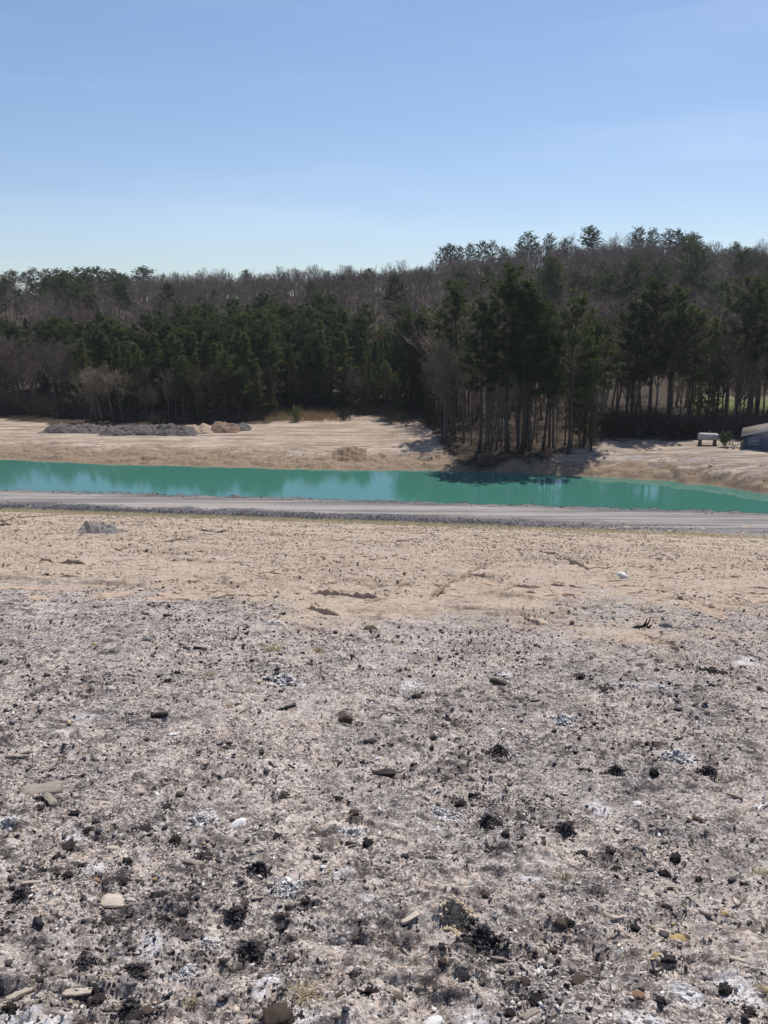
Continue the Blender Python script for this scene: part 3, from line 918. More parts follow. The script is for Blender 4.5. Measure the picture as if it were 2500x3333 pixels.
    while cnt < 3400:
        px = random.uniform(-300, 2800)
        yr, zr = ridge(px)
        ya = np.interp(px, [0, 1380, 1450, 1900, 2050, 2500], [185, 185, 138, 138, 198, 205])
        y = ya + (yr + 28 - ya) * random.random() ** .75
        sink = 0
        if cnt < back: y = yr + random.uniform(-35, 14); sink = .40
        elif cnt < back + 70: px = random.uniform(1430, 2600); y = random.uniform(129, 165); yr = 400
        x = side(px, 1000) * y
        z = float(terrain(x, y))
        if px < 425 and y > .66 * yr and random.random() < .85:
            cnt += 1; continue
        V, T, Q = low[random.randrange(6)]
        s = (random.uniform(17, 21) if yr == 400 else random.uniform(11, 15.5)) / 16 * float(np.interp(y / yr, [.8, .95, 1.0], [1, .62, .55])) * (1.45 if sink else 1)
        a = random.uniform(0, 6.28); ca, sa_ = math.cos(a), math.sin(a); w = s * random.uniform(.85, 1.25)
        P_ = np.stack([(V[:, 0] * ca - V[:, 1] * sa_) * w + x, (V[:, 0] * sa_ + V[:, 1] * ca) * w + y, V[:, 2] * s + z - .2 - sink * 16 * s], 1)
        VV.append(P_); TT.append(T + off); QQ.append(Q + off); off += len(V); cnt += 1
    link('woods', make_mesh('woods', np.concatenate(VV), [np.concatenate(QQ), np.concatenate(TT)]), M_FARWOOD, kind='stuff', label='leafless grey brown wood covering the far hillside')

    # --- undergrowth: twigs and brush along the foot of the woods
    ug = MB()
    bl = MB()
    for _ in range(2600):
        r_ = random.random()
        if r_ < .45:
            px = random.uniform(-60, 1440) if random.random() < .7 else random.uniform(-60, 260); p = foot(px, np.interp(px, EDGE_X, EDGE_Y) + 3)
            y = p[1] + abs(random.gauss(0, 7)); hgt = random.uniform(.8, 2.8) * (1.8 if px < 420 else 1)
        elif r_ < .50:
            px = random.uniform(1440, 1960); p = foot(px, random.uniform(1405, 1472)); y = p[1] + abs(random.gauss(0, 8)); hgt = random.uniform(.6, 2.6)
        else:
            px = random.uniform(1930, 2560); p = foot(px, random.uniform(1395, 1418)); y = p[1] + abs(random.gauss(0, 2)); hgt = random.uniform(1.4, 4.4)
        x = p[0] * y / p[1]; z = float(terrain(x, y))
        n = 26
        b = np.array([x, y, z - .1]) + RNG.normal(0, .35, (n, 3)) * np.array([1.6, 1, .1])
        dr = RNG.normal(0, .6, (n, 3)); dr[:, 2] = np.abs(dr[:, 2]) + .55; dr /= np.linalg.norm(dr, axis=1)[:, None]
        ug.spikes(b, dr, RNG.uniform(.4, 1.1, n) * hgt, RNG.uniform(.03, .07, n))
        m_ = 26
        c = b[RNG.integers(0, n, m_)] + dr[RNG.integers(0, n, m_)] * RNG.uniform(.2, .8, m_)[:, None] * hgt
        d2 = RNG.normal(0, 1, (m_, 3)); d2 /= np.linalg.norm(d2, axis=1)[:, None]
        ug.spikes(c, d2, RNG.uniform(.2, .6, m_), RNG.uniform(.02, .09, m_))
    link('undergrowth', ug.mesh('undergrowth'), simple('brush', (.07, .058, .046), (.15, .122, .092), .6, .95), kind='stuff', label='tangled brown brush along the foot of the woods')

# ------------------------------------------------------------------ stones, grit and clods
def ico():
    t = (1 + 5 ** .5) / 2
    V = np.array([(-1, t, 0), (1, t, 0), (-1, -t, 0), (1, -t, 0), (0, -1, t), (0, 1, t), (0, -1, -t), (0, 1, -t), (t, 0, -1), (t, 0, 1), (-t, 0, -1), (-t, 0, 1)], float)
    V /= np.linalg.norm(V[0])
    Fc = np.array([(0, 11, 5), (0, 5, 1), (0, 1, 7), (0, 7, 10), (0, 10, 11), (1, 5, 9), (5, 11, 4), (11, 10, 2), (10, 7, 6), (7, 1, 8), (3, 9, 4), (3, 4, 2), (3, 2, 6), (3, 6, 8), (3, 8, 9), (4, 9, 5), (2, 4, 11), (6, 2, 10), (8, 6, 7), (9, 8, 1)])
    return V, Fc


IV, IF = ico()
CHIP = []
for k in range(16):
    v = IV * RNG.uniform(.45, 1.35, (12, 1)) + RNG.normal(0, .2, (12, 3))
    for _ in range(4):
        _n = RNG.normal(size=3); _n /= np.linalg.norm(_n); _d = v @ _n - RNG.uniform(.2, .6); v = np.where((_d > 0)[:, None], v - _d[:, None] * _n, v)
    CHIP.append(v * np.array([RNG.uniform(.8, 1.35), RNG.uniform(.6, 1.0), RNG.uniform(.35, .8)]))
CHIP = np.array(CHIP)


def chips(name, x, y, size, tint, label, sink=.25, mat=None, zfun=ground_z):
    """many loose bits as one mesh, each with its own colour"""
    n = len(x)
    z = zfun(x, y)
    a = RNG.uniform(0, 6.283, n); tl = RNG.normal(0, .35, n)
    ca, sa_ = np.cos(a), np.sin(a); ct, st = np.cos(tl), np.sin(tl)
    B_ = CHIP[RNG.integers(0, 16, n)] * size[:, None, None] * .5
    X, Y, Z = B_[..., 0], B_[..., 1], B_[..., 2]
    Y2 = Y * ct[:, None] - Z * st[:, None]; Z2 = Y * st[:, None] + Z * ct[:, None]
    V = np.stack([X * ca[:, None] - Y2 * sa_[:, None] + x[:, None], X * sa_[:, None] + Y2 * ca[:, None] + y[:, None], Z2 + (z + size * sink * .5)[:, None]], -1).reshape(-1, 3)
    Fc = (IF[None] + (np.arange(n) * 12)[:, None, None]).reshape(-1, 3)
    me = make_mesh(name, V, [Fc])
    at = me.color_attributes.new('tint', 'FLOAT_COLOR', 'POINT')
    c = np.ones((n, 12, 4), np.float32); c[..., :3] = tint[:, None, :]
    at.data.foreach_set('color', c.ravel())
    return link(name, me, mat, kind='stuff', label=label)


def tint_material():
    m, nt, N, L, B = new_mat('loose_bits')
    at = nd(nt, 'ShaderNodeAttribute', attribute_name='tint')
    geo = nd(nt, 'ShaderNodeNewGeometry')
    no = nd(nt, 'ShaderNodeTexNoise'); no.inputs['Scale'].default_value = 70; no.inputs['Detail'].default_value = 4
    L.new(geo.outputs['Position'], no.inputs['Vector'])
    mr = nd(nt, 'ShaderNodeMapRange'); mr.inputs['From Min'].default_value = .3; mr.inputs['From Max'].default_value = .7; mr.inputs['To Min'].default_value = .6; mr.inputs['To Max'].default_value = 1.4
    L.new(no.outputs['Fac'], mr.inputs['Value'])
    hs = nd(nt, 'ShaderNodeHueSaturation'); L.new(at.outputs['Color'], hs.inputs['Color']); L.new(mr.outputs['Result'], hs.inputs['Value'])
    L.new(hs.outputs['Color'], B.inputs['Base Color'])
    B.inputs['Roughness'].default_value = .85; B.inputs['Specular IOR Level'].default_value = .25
    return m


M_BITS = tint_material()


def field_pts(n, d0, d1, power=1.0):
    """points in the wedge of ground before the camera; power 1 = even over the ground"""
    u = RNG.random(n)
    k = power + 1
    d = (d0 ** k + u * (d1 ** k - d0 ** k)) ** (1 / k) if abs(k) > 1e-6 else d0 * (d1 / d0) ** u
    x = RNG.uniform(-1, 1, n) * (.52 * d + 1.1)
    return x, d


PAL_DARK = np.array([(.030, .027, .030), (.045, .038, .038), (.065, .052, .048), (.085, .068, .06), (.04, .04, .048)])
PAL_MID = np.array([(.17, .14, .125), (.24, .20, .18), (.20, .19, .20), (.30, .26, .235)])
PAL_PALE = np.array([(.46, .41, .37), (.55, .51, .47), (.62, .60, .58), (.50, .42, .34), (.42, .36, .31)])


def ash_tints(x, y, dark_bias=0.0):
    n = len(x)
    m = fbm(x * .8, y * .8, 4, 90) + .6 * fbm(x * 3, y * 3, 2, 91)
    r = RNG.random(n) - m * .75 - dark_bias
    c = np.where((r < .50)[:, None], PAL_DARK[RNG.integers(0, 5, n)], np.where((r < .74)[:, None], PAL_MID[RNG.integers(0, 4, n)], PAL_PALE[RNG.integers(0, 5, n)]))
    och = RNG.random(n) < .006
    c[och] = (.36, .28, .16)
    return c


def keep_ash(x, y, thr=.5):
    return RNG.random(len(x)) < (ash_amount(x, y) * 1.0 if thr else 1)


LAY = [(95000, 1.8, 7.5, .2, .004, .012, .0), (100000, 1.8, 17, .35, .010, .026, .02), (30000, 2.0, 26, .7, .024, .05, .22), (3600, 4.5, 24, .8, .045, .085, .38)]
xs, ys_, ss, tt = [], [], [], []
for (n, d0, d1, pw, s0, s1, db) in LAY:
    x, y = field_pts(n, d0, d1, pw)
    clumpy = fbm(x * 1.6, y * 1.6, 4, 95)
    k = keep_ash(x, y) & (RNG.random(n) < np.clip(.55 + clumpy * 1.3, .08, 1))
    x, y = x[k], y[k]
    s = s0 * (s1 / s0) ** RNG.random(len(x))
    xs.append(x); ys_.append(y); ss.append(s); tt.append(ash_tints(x, y, db))
chips('gravel', np.concatenate(xs), np.concatenate(ys_), np.concatenate(ss), np.concatenate(tt), 'charcoal grit and small stones strewn over the ash grey slope', mat=M_BITS)

# clods of the tan slope
x, y = field_pts(90000, 8, 67, .45)
e_ = y + TILT * x
k = (e_ < 67) & (RNG.random(len(x)) > ash_amount(x, y) * .8) & (RNG.random(len(x)) < np.clip(.5 + 2.2 * fbm(x * .5, y * .5, 4, 96), .04, 1))
x, y = x[k], y[k]
s = (.016 + .0011 * y) * (3.4 ** (RNG.random(len(x)) ** 1.6))
pal = np.array([(.40, .315, .235), (.34, .265, .195), (.27, .205, .15), (.46, .375, .285), (.18, .135, .10), (.55, .48, .40), (.11, .085, .07)])
chips('soil_clods', x, y, s, pal[RNG.choice(7, len(x), p=[.34, .26, .12, .18, .045, .04, .015])], 'crumbly tan clods on the bare slope', sink=.1, mat=M_BITS)

x, y = field_pts(70000, 8, 40, .6)
k = (RNG.random(len(x)) > ash_amount(x, y)) & (RNG.random(len(x)) < np.clip(.5 + 1.5 * fbm(x * .7, y * .7, 4, 134), .05, 1))
x, y = x[k], y[k]
chips('soil_crumbs', x, y, .012 * (3.6 ** RNG.random(len(x))) * np.clip(y / 16, 1, 2), pal[RNG.choice(7, len(x), p=[.30, .24, .14, .16, .07, .05, .04])], 'fine crumbs of soil between the clods of the bare slope', sink=.2, mat=M_BITS)

# dark stones of the road shoulder and of the berm above the water
n = 30000
x = RNG.uniform(-48, 42, n)
e_ = np.where(RNG.random(n) < .78, 69.1 + RNG.normal(0, 1.1, n), 76.9 + RNG.normal(0, .45, n))
k = RNG.random(n) < np.where(e_ < 73, np.interp(x, [-60, 2, 14, 26], [1, 1, .6, .12]), .8) * np.clip(.75 + fbm(x * .5, e_ * .5, 3, 97), .1, 1)
x = x[k]; y = e_[k] - TILT * x
pal = np.array([(.03, .03, .034), (.05, .05, .056), (.085, .083, .09), (.15, .147, .155), (.28, .27, .27)])
chips('roadside_gravel', x, y, .06 * (3.0 ** RNG.random(len(x))), pal[RNG.choice(5, len(x), p=[.3, .28, .2, .14, .08])], 'dark broken stone along both shoulders of the gravel road', sink=.3, mat=M_BITS)

# lumps on the bank across the water
n = 6500
x = RNG.uniform(-55, 55, n); q = np.abs(RNG.normal(0, 4.2, n)) + .3
k = RNG.random(n) < np.clip(.5 + 1.6 * fbm(x * .25, q * .4, 3, 98), .05, 1)
x, q = x[k], q[k]; y = shore(x) + q
pal = np.array([(.25, .185, .13), (.32, .245, .18), (.19, .14, .10), (.40, .32, .24), (.15, .11, .08)])
chips('bank_clods', x, y, .09 * (3.2 ** RNG.random(len(x))), pal[RNG.integers(0, 5, len(x))], 'brown clods on the muddy bank across the water', sink=-.2, mat=M_BITS)

# crumbs of soil over the graded field
n = 9000
x = RNG.uniform(-58, 62, n); q = RNG.uniform(3, 40, n)
k = RNG.random(n) < np.clip(.3 + 1.8 * fbm(x * .12, q * .5, 4, 133), .02, 1)
x, q = x[k], q[k]; y = shore(x) + q
pal = np.array([(.40, .31, .235), (.30, .225, .165), (.22, .165, .125), (.47, .39, .31), (.17, .14, .12)])
chips('field_clods', x, y, .07 * (4.5 ** (RNG.random(len(x)) ** 1.7)), pal[RNG.integers(0, 5, len(x))], 'loose soil crumbs over the graded field across the water', sink=.0, mat=M_BITS)

# ------------------------------------------------------------------ grass
M_STRAW = simple('dry_straw', (.33, .26, .14), (.50, .42, .26), 3.0, .8)
M_GRASS = leaf_mat('dry_verge_grass', (.40, .345, .20), (.55, .485, .33), .5)
M_SEDGE = leaf_mat('orange_brown_grass', (.20, .135, .07), (.36, .27, .155), .35)


def blades(name, x, y, h, wd, mat, label, spread=.45):
    n = len(x)
    b = np.stack([x, y, ground_z(x, y) - .02], 1)
    dr = RNG.normal(0, spread, (n, 3)); dr[:, 2] = 1; dr /= np.linalg.norm(dr, axis=1)[:, None]
    m = MB(); m.spikes(b, dr, h, wd)
    return link(name, m.mesh(name), mat, kind='stuff', label=label)


n = 44000
x = RNG.uniform(-46, 40, n); e_ = 65.8 + RNG.normal(0, .95, n) - np.clip(x, 0, 40) * .06
k = RNG.random(n) < np.interp(x, [-50, 0, 10, 22, 40], [1, .95, .6, .35, .3]) * np.clip(.7 + 1.2 * fbm(x * .35, e_ * .9, 3, 99), .05, 1)
x, e_ = x[k], e_[k]
blades('verge_grass', x, e_ - TILT * x, RNG.uniform(.15, .45, len(x)), RNG.uniform(.04, .09, len(x)), M_GRASS, 'low dry grass strip between the bare slope and the road', .6)
gx, gy = [], []
for _ in range(1500):
    if random.random() < .8:
        p = hit(random.gauss(1010, 75), random.uniform(1338, 1372), terrain)
    else:
        p = hit(random.uniform(1935, 2015), random.uniform(1340, 1395), terrain)
    gx.append(p[0]); gy.append(p[1])
gx = np.repeat(gx, 9) + RNG.normal(0, .5, 13500); gy = np.repeat(gy, 9) + RNG.normal(0, .5, 13500)
k = fbm(gx * .45, gy * .45, 3, 130) > RNG.normal(0, .18, len(gx)); gx, gy = gx[k], gy[k]
blades('tall_grass', gx, gy, RNG.uniform(.4, 1.5, len(gx)), RNG.uniform(.04, .09, len(gx)), M_SEDGE, 'tall orange brown grass at the back of the bare field', .3)

# ------------------------------------------------------------------ single stones, wood, straw
def rock_mesh(seed, flat=.6, rough=.25):
    g = np.random.default_rng(seed)
    V, Fc = IV.copy(), IF.copy()
    for _ in range(2):   # subdivide
        mid = {}; Vl = list(V); nf = []
        for (a, b, c) in Fc:
            m = []
            for (i, j) in ((a, b), (b, c), (c, a)):
                kk = (min(i, j), max(i, j))
                if kk not in mid:
                    p = Vl[i] + Vl[j]; Vl.append(p / np.linalg.norm(p)); mid[kk] = len(Vl) - 1
                m.append(mid[kk])
            nf += [(a, m[0], m[2]), (b, m[1], m[0]), (c, m[2], m[1]), (m[0], m[1], m[2])]
        V, Fc = np.array(Vl), np.array(nf)
    # cut by random planes for facets, then roughen
    for _ in range(9):
        nrm = g.normal(size=3); nrm /= np.linalg.norm(nrm); off = g.uniform(.55, .95)
        d = V @ nrm - off
        V = np.where((d > 0)[:, None], V - d[:, None] * nrm * .9, V)
    V = V + (rough * .35) * g.normal(size=(len(V), 1)) * V * .6 + rough * .05 * g.normal(size=V.shape)
    V *= np.array([g.uniform(.9, 1.3), g.uniform(.7, 1.0), flat * g.uniform(.85, 1.15)])
    V[:, 2] += .25 * flat
    return make_mesh('stone', V * .5, [Fc])


M_ROCK = {
    'charcoal': simple('charcoal', (.026, .023, .025), (.115, .095, .09), 38, .85, .9, 100, rnd=.4, spec=.3),
    'brown': simple('dark_brown_rock', (.06, .045, .035), (.14, .105, .08), 20, .85, .6, 80, rnd=.25),
    'grey': simple('grey_stone', (.17, .165, .16), (.30, .29, .28), 20, .85, .5, 80, rnd=.2),
    'pale': simple('pale_stone', (.46, .41, .35), (.60, .55, .49), 20, .85, .5, 80, rnd=.15),
    'white': simple('white_stone', (.66, .65, .62), (.80, .79, .77), 25, .8, .5, 80, rnd=.05),
    'ochre': simple('ochre_stone', (.36, .25, .10), (.52, .39, .19), 25, .85, .5, 80, rnd=.1),
    'tan': simple('tan_soil_lump', (.36, .28, .20), (.48, .39, .29), 18, .95, .7, 60, rnd=.15),
    'terracotta': simple('terracotta_stone', (.30, .17, .11), (.42, .26, .18), 20, .85, .5, 70, rnd=.1),
    'ash': simple('ash_clump', (.36, .35, .355), (.68, .67, .68), 55, .95, 1.0, 110, rnd=.1, spec=.05),
}
ROCKS = {}
LUMPS = []


def rock_at(px, py, wpx, kind, label, group=None, name='stone', cat='stone', flat=.6, aspect=1.0):
    p = hit(px, py, t1=120.0)
    d = math.sqrt(p[0] ** 2 + p[1] ** 2 + (p[2] - CAMZ) ** 2)
    s = wpx / F * d
    v = random.randrange(5)
    key = (kind, flat, v, name)
    if key not in ROCKS:
        o = link(name, rock_mesh(900 + 13 * v + int(flat * 100) + len(kind), flat, .9 if kind in ('charcoal', 'ash') else .45), M_ROCK[kind])
        ROCKS[key] = o
    else:
        o = ROCKS[key].copy(); COL.objects.link(o)
        for kk in list(o.keys()): del o[kk]
    o.location = (p[0], p[1], float(ground_z(p[0], p[1])[0]) - s * .10)
    LUMPS.append((p[0], p[1], s, kind))
    o.rotation_euler = (random.gauss(0, .2), random.gauss(0, .2), random.uniform(-.5, .5))
    o.scale = (s * .9, s * .9 / aspect, s * .85)
    o['label'] = label; o['category'] = cat
    if group: o['group'] = group
    return o


LATER = []
NAMED = [
    (482, 2090, 34, 'grey', 'rounded grey stone standing up at the upper left of the ash', .9),
    (897, 2164, 42, 'pale', 'pale blunt stone below the two dry grass tufts', .6),
    (1126, 2355, 50, 'brown', 'dark brown block of rock in the middle of the ash slope', .8),
    (297, 2600, 34, 'pale', 'flat pale chip lying right of the weathered wood chunk', .35),
    (358, 2585, 40, 'pale', 'slanted pale flake second from the weathered wood chunk', .3),
    (780, 2710, 62, 'white', 'upright bright white stone in the near ash', .8),
    (2026, 1882, 44, 'white', 'lone bright white stone on the tan slope', .8),
    (998, 1838, 28, 'white', 'thin white slab on the tan slope above the long crack', .3),
    (1013, 1913, 28, 'white', 'white sliver just above the long dark crack', .25),
    (1160, 1770, 26, 'white', 'white slip near the grass strip in the middle', .25),
    (1206, 2050, 44, 'brown', 'brown rock sitting on the edge of the ash', .8),
    (2166, 2042, 40, 'grey', 'grey boulder where ash meets tan soil at the right', .8),
    (2316, 2180, 42, 'charcoal', 'black lump at the lower end of the right hand crack', .8),
    (2352, 2188, 34, 'charcoal', 'smaller black lump beside the one under the right hand crack', .7),
    (1453, 2345, 50, 'charcoal', 'black clinker with white flecks left of the flat pale stone', .7),
    (1623, 2452, 56, 'charcoal', 'large dull black clinker right of the middle of the ash', .7),
    (2003, 2530, 62, 'charcoal', 'broad black clinker hollow in the right half', .45),
    (2305, 2525, 58, 'charcoal', 'long low black lump near the right edge', .4),
    (1849, 2428, 26, 'pale', 'flat cream stone leaning on a dark chip', .4),
    (2075, 2622, 28, 'white', 'white rounded stone in the right half of the ash', .6),
    (1502, 2606, 40, 'charcoal', 'rounded dark lump beside the pale flake in the middle', .8),
    (1718, 2628, 34, 'charcoal', 'small jet black lump below the broad dark patch', .6),
    (2143, 3112, 38, 'ochre', 'smooth bright yellow stone at the lower right', .8),
    (2207, 3046, 58, 'ochre', 'rough ochre lump just above the bright yellow stone', .75),
    (2362, 2972, 30, 'ochre', 'dull ochre stone near the right edge', .7),
    (2075, 3248, 34, 'terracotta', 'small terracotta coloured stone at the bottom right', .7),
    (1751, 3252, 48, 'charcoal', 'dark rounded rock above the grey board', .8),
    (1412, 3322, 60, 'white', 'large white stone cut by the bottom edge', .7),
    (904, 3318, 95, 'brown', 'big dark brown rock at the bottom below the straw tuft', .7),
    (821, 3098, 88, 'charcoal', 'biggest black cinder heap in the near ash', .55),
    (350, 3000, 48, 'charcoal', 'dark lump just below the square wooden chip', .7),
    (528, 2950, 50, 'charcoal', 'black lump right of the square wooden chip', .7),
    (772, 2999, 62, 'charcoal', 'jagged black cinder above the biggest cinder heap', .6),
    (852, 2868, 66, 'charcoal', 'wide black cinder with a pale edge in the lower middle', .5),
    (283, 3128, 64, 'charcoal', 'black lump with a yellow speck at the lower left', .6),
    (445, 3148, 56, 'charcoal', 'black cinder right of the lump with the yellow speck', .6),
    (418, 3268, 66, 'charcoal', 'blue black cinder at the bottom left', .55),
    (437, 3312, 44, 'charcoal', 'last black cinder under the blue black one', .6),
    (72, 2920, 60, 'charcoal', 'tall dark lump at the left edge below the light stick', .9),
    (467, 2700, 54, 'charcoal', 'dark blue grey clinker left of the white upright stone', .55),
    (215, 2758, 50, 'charcoal', 'black clinker below the dark blue patch at the left', .5),
    (663, 2806, 50, 'charcoal', 'curled black clinker below the upright white stone', .6),
    (420, 3190, 24, 'grey', 'small blue grey pebble between the black cinders at the lower left', .7),
    (408, 3082, 34, 'grey', 'smooth grey cobble in the lower left ash', .5),
    (315, 2872, 22, 'terracotta', 'small rust coloured stone at the left', .7),
    (505, 2866, 14, 'ochre', 'tiny yellow stone beside a black cinder', .8),
    (1574, 3058, 110, 'charcoal', 'deep black cinder mound beside the tan clump', .5),
    (1622, 3098, 56, 'brown', 'brown black lump at the lower side of the deep black mound', .6),
    (1505, 3080, 50, 'charcoal', 'black lump at the left of the deep black mound', .6),
    (1484, 3002, 95, 'tan', 'crumbly tan clump above the deep black mound', .45),
    (1600, 2768, 40, 'charcoal', 'dark chip left of the upright dry weed', .6),
    (2005, 2830, 30, 'charcoal', 'pointed black chip right of the upright dry weed', .9),
    (2035, 2904, 36, 'pale', 'flat pale stone with a dark side under the pointed chip', .4),
    (2072, 2995, 40, 'charcoal', 'black lump with a pink rim above the yellow stone', .6),
    (1815, 3062, 30, 'charcoal', 'small black lump left of the pale splinter', .6),
    (1895, 2780, 30, 'charcoal', 'black chip beside the bare pinkish patch', .5),
    (1840, 2700, 60, 'charcoal', 'long dark clinker at the top of the near right ash', .5),
    (1590, 2680, 70, 'charcoal', 'dark clinker with a white edge in the middle', .5),
    (388, 1730, 60, 'brown', 'low brown lump right of the grey dirt mound', .5),
    (2245, 2390, 34, 'charcoal', 'black stone beside the white slips at the right', .6),
    (1980, 2255, 44, 'charcoal', 'black lump left of the two white ash patches', .6),
    (1895, 2210, 36, 'charcoal', 'black lump above the white ash patches', .7),
    (75, 2080, 30, 'terracotta', 'flat reddish stone in the upper left ash', .3),
    (1705, 3200, 40, 'brown', 'broken brown black chip above the grey board', .5),
    (1745, 3090, 44, 'charcoal', 'black lump right of the deep black mound', .5),
]
for (px, py, w_, kd, lab, fl) in NAMED:
    if kd == 'tan' or (kd == 'charcoal' and w_ >= 56):
        LATER.append((px, py, w_ * 1.15, lab, 'tan' if kd == 'tan' else 'dark')); continue
    nm, ct = {'charcoal': ('charcoal_lump', 'charcoal'), 'tan': ('soil_lump', 'soil lump')}.get(kd, ('stone', 'stone'))
    rock_at(px, py, w_ * 1.05, kd, lab, name=nm, cat=ct, flat=fl)
ASHC = [(1149, 2716, 78, 'round pale ash clump at the upper middle of the near ash'), (931, 2916, 100, 'widest pale ash clump, right of the wide black cinder'), (607, 3150, 74, 'white ash clump left of the biggest cinder heap'), (690, 3066, 62, 'white ash clump above left of the biggest cinder heap'), (663, 2664, 95, 'low white ash clump left of the upright white stone'), (1452, 2640, 80, 'blue white ash clump above the long grey clinker'), (934, 2222, 110, 'broad white ash clump in the upper middle ash'), (889, 2036, 48, 'small white ash clump at the edge of the tan soil'), (2041, 2240, 70, 'left one of two white ash clumps at the right'), (2150, 2248, 60, 'right one of two white ash clumps at the right'), (575, 3160, 40, 'grey ash clump touching the white one at the lower left'), (30, 2690, 60, 'white ash clump at the left edge'), (1835, 2345, 80, 'arched white ash streak in the middle right'), (2205, 2470, 80, 'thin white ash clump above the long low black lump')]
def flake_mound(px, py, w_, lab, kind, name, cat):
    """a low crumbly heap of flakes as one object"""
    p = hit(px, py, t1=120.0); r_ = w_ / F * np.linalg.norm(p - np.array([0, 0, CAMZ])) * .5
    n = 700
    rr_ = np.clip(np.abs(RNG.normal(0, .42, n)), 0, .92); an_ = RNG.uniform(0, 6.283, n)
    wob = 1 + .35 * np.sin(an_ * 3 + px) + .2 * np.sin(an_ * 5 + py)
    fx_, fy_ = p[0] + r_ * rr_ * np.cos(an_) * wob, p[1] + r_ * rr_ * np.sin(an_) * wob * 1.1
    hh_ = r_ * (.30 if kind == 'white' else .55) * np.exp(-(rr_ / .5) ** 2) * RNG.uniform(.6, 1.1, n)
    pal_ = {'white': [(.54, .52, .51), (.64, .62, .61), (.44, .42, .41), (.34, .32, .31), (.12, .105, .10)],
            'dark': [(.026, .024, .027), (.04, .035, .036), (.06, .05, .048), (.09, .075, .07), (.16, .14, .135)],
            'tan': [(.48, .39, .28), (.42, .33, .23), (.53, .45, .35), (.36, .27, .17), (.30, .25, .2)]}[kind]
    tc_ = np.array(pal_)[RNG.choice(5, n, p=[.3, .25, .22, .13, .10])]
    o = chips(name, fx_, fy_, np.clip(r_ * .16 * (2.3 ** RNG.random(n)), .006, .05), tc_, lab, mat=M_BITS, zfun=lambda x_, y_, hh_=hh_: ground_z(x_, y_) + hh_)
    del o['kind']; o['category'] = cat


for (px, py, w_, lab) in ASHC:
    flake_mound(px, py, w_, lab, 'white', 'ash_clump', 'ash clump')
for (px, py, w_, lab, kd) in LATER:
    flake_mound(px, py, w_, lab, kd, 'soil_clump' if kd == 'tan' else 'cinder_heap', 'soil clump' if kd == 'tan' else 'cinder heap')
# crumbs that have fallen around the single lumps
# the many alike
for _ in range(205):
    py = random.uniform(2060, 3325) ; px = random.uniform(0, 2500)
    if px > 1300 and py < 2120: continue
    big = random.random()
    w_ = random.uniform(20, 40) * (.62 + (py - 2000) / 2000)
    if big < .70: rock_at(px, py, w_, 'charcoal' if random.random() < .8 else 'brown', 'one of many small black charcoal lumps scattered over the ash', 'small charcoal lumps on the ash', 'charcoal_lump', 'charcoal', random.choice([.5, .7, .9]))
    elif big < .87: rock_at(px, py, w_ * .7, 'pale', 'one of many small pale stones scattered over the ash', 'small pale stones on the ash', flat=random.choice([.4, .6]))
    else: rock_at(px, py, w_ * .75, 'grey', 'one of several small grey stones scattered over the ash', 'small grey stones on the ash', flat=random.choice([.5, .7]))
for _ in range(45):
    rock_at(random.uniform(0, 2500), random.uniform(1720, 1985), random.uniform(12, 26), random.choice(['tan', 'tan', 'brown']), 'one of many brown earth lumps lying on the tan slope', 'earth lumps on the tan slope', 'soil_lump', 'soil lump', .6)

cx_, cy_, cs_, ct_ = [], [], [], []
PALS = {'charcoal': np.vstack([PAL_DARK, PAL_MID[:2]]), 'brown': np.vstack([PAL_DARK, PAL_MID[:2]]), 'grey': PAL_MID, 'pale': PAL_PALE, 'white': PAL_PALE, 'ash': np.array([(.52, .51, .52), (.62, .61, .62), (.40, .39, .40), (.28, .27, .275), (.10, .09, .09)]), 'ochre': np.array([(.42, .31, .14), (.38, .3, .2)]), 'tan': np.array([(.42, .33, .24), (.36, .28, .2)]), 'terracotta': PAL_MID}
for (lx, ly, ls, lk) in LUMPS:
    if ls < .03: continue
    n = {'ash': 420, 'charcoal': 40, 'brown': 30, 'tan': 120}.get(lk, 12)
    cx_.append(lx + RNG.normal(0, ls * .55, n)); cy_.append(ly + RNG.normal(0, ls * .75, n))
    cs_.append(np.clip(ls * (.045 if lk in ('ash', 'tan') else .13) * (2.8 ** RNG.random(n)), .004, .04)); pp = PALS[lk]; ct_.append(pp[RNG.integers(0, len(pp), n)])
chips('crumbs', np.concatenate(cx_), np.concatenate(cy_), np.concatenate(cs_), np.concatenate(ct_), 'crumbs of charcoal and ash around the larger lumps', sink=.3, mat=M_BITS)

M_WOOD = simple('weathered_wood', (.22, .185, .15), (.38, .33, .275), 14, .85, .6, 30, rnd=.15, stretch=(1, 8, 8))
M_CHARW = simple('charred_wood', (.022, .02, .02), (.075, .062, .055), 14, .8, .6, 30, rnd=.3, stretch=(1, 8, 8))
M_LWOOD = simple('fresh_pale_wood', (.40, .335, .27), (.50, .43, .355), 10, .85, .4, 30, rnd=.1, stretch=(1, 8, 8))


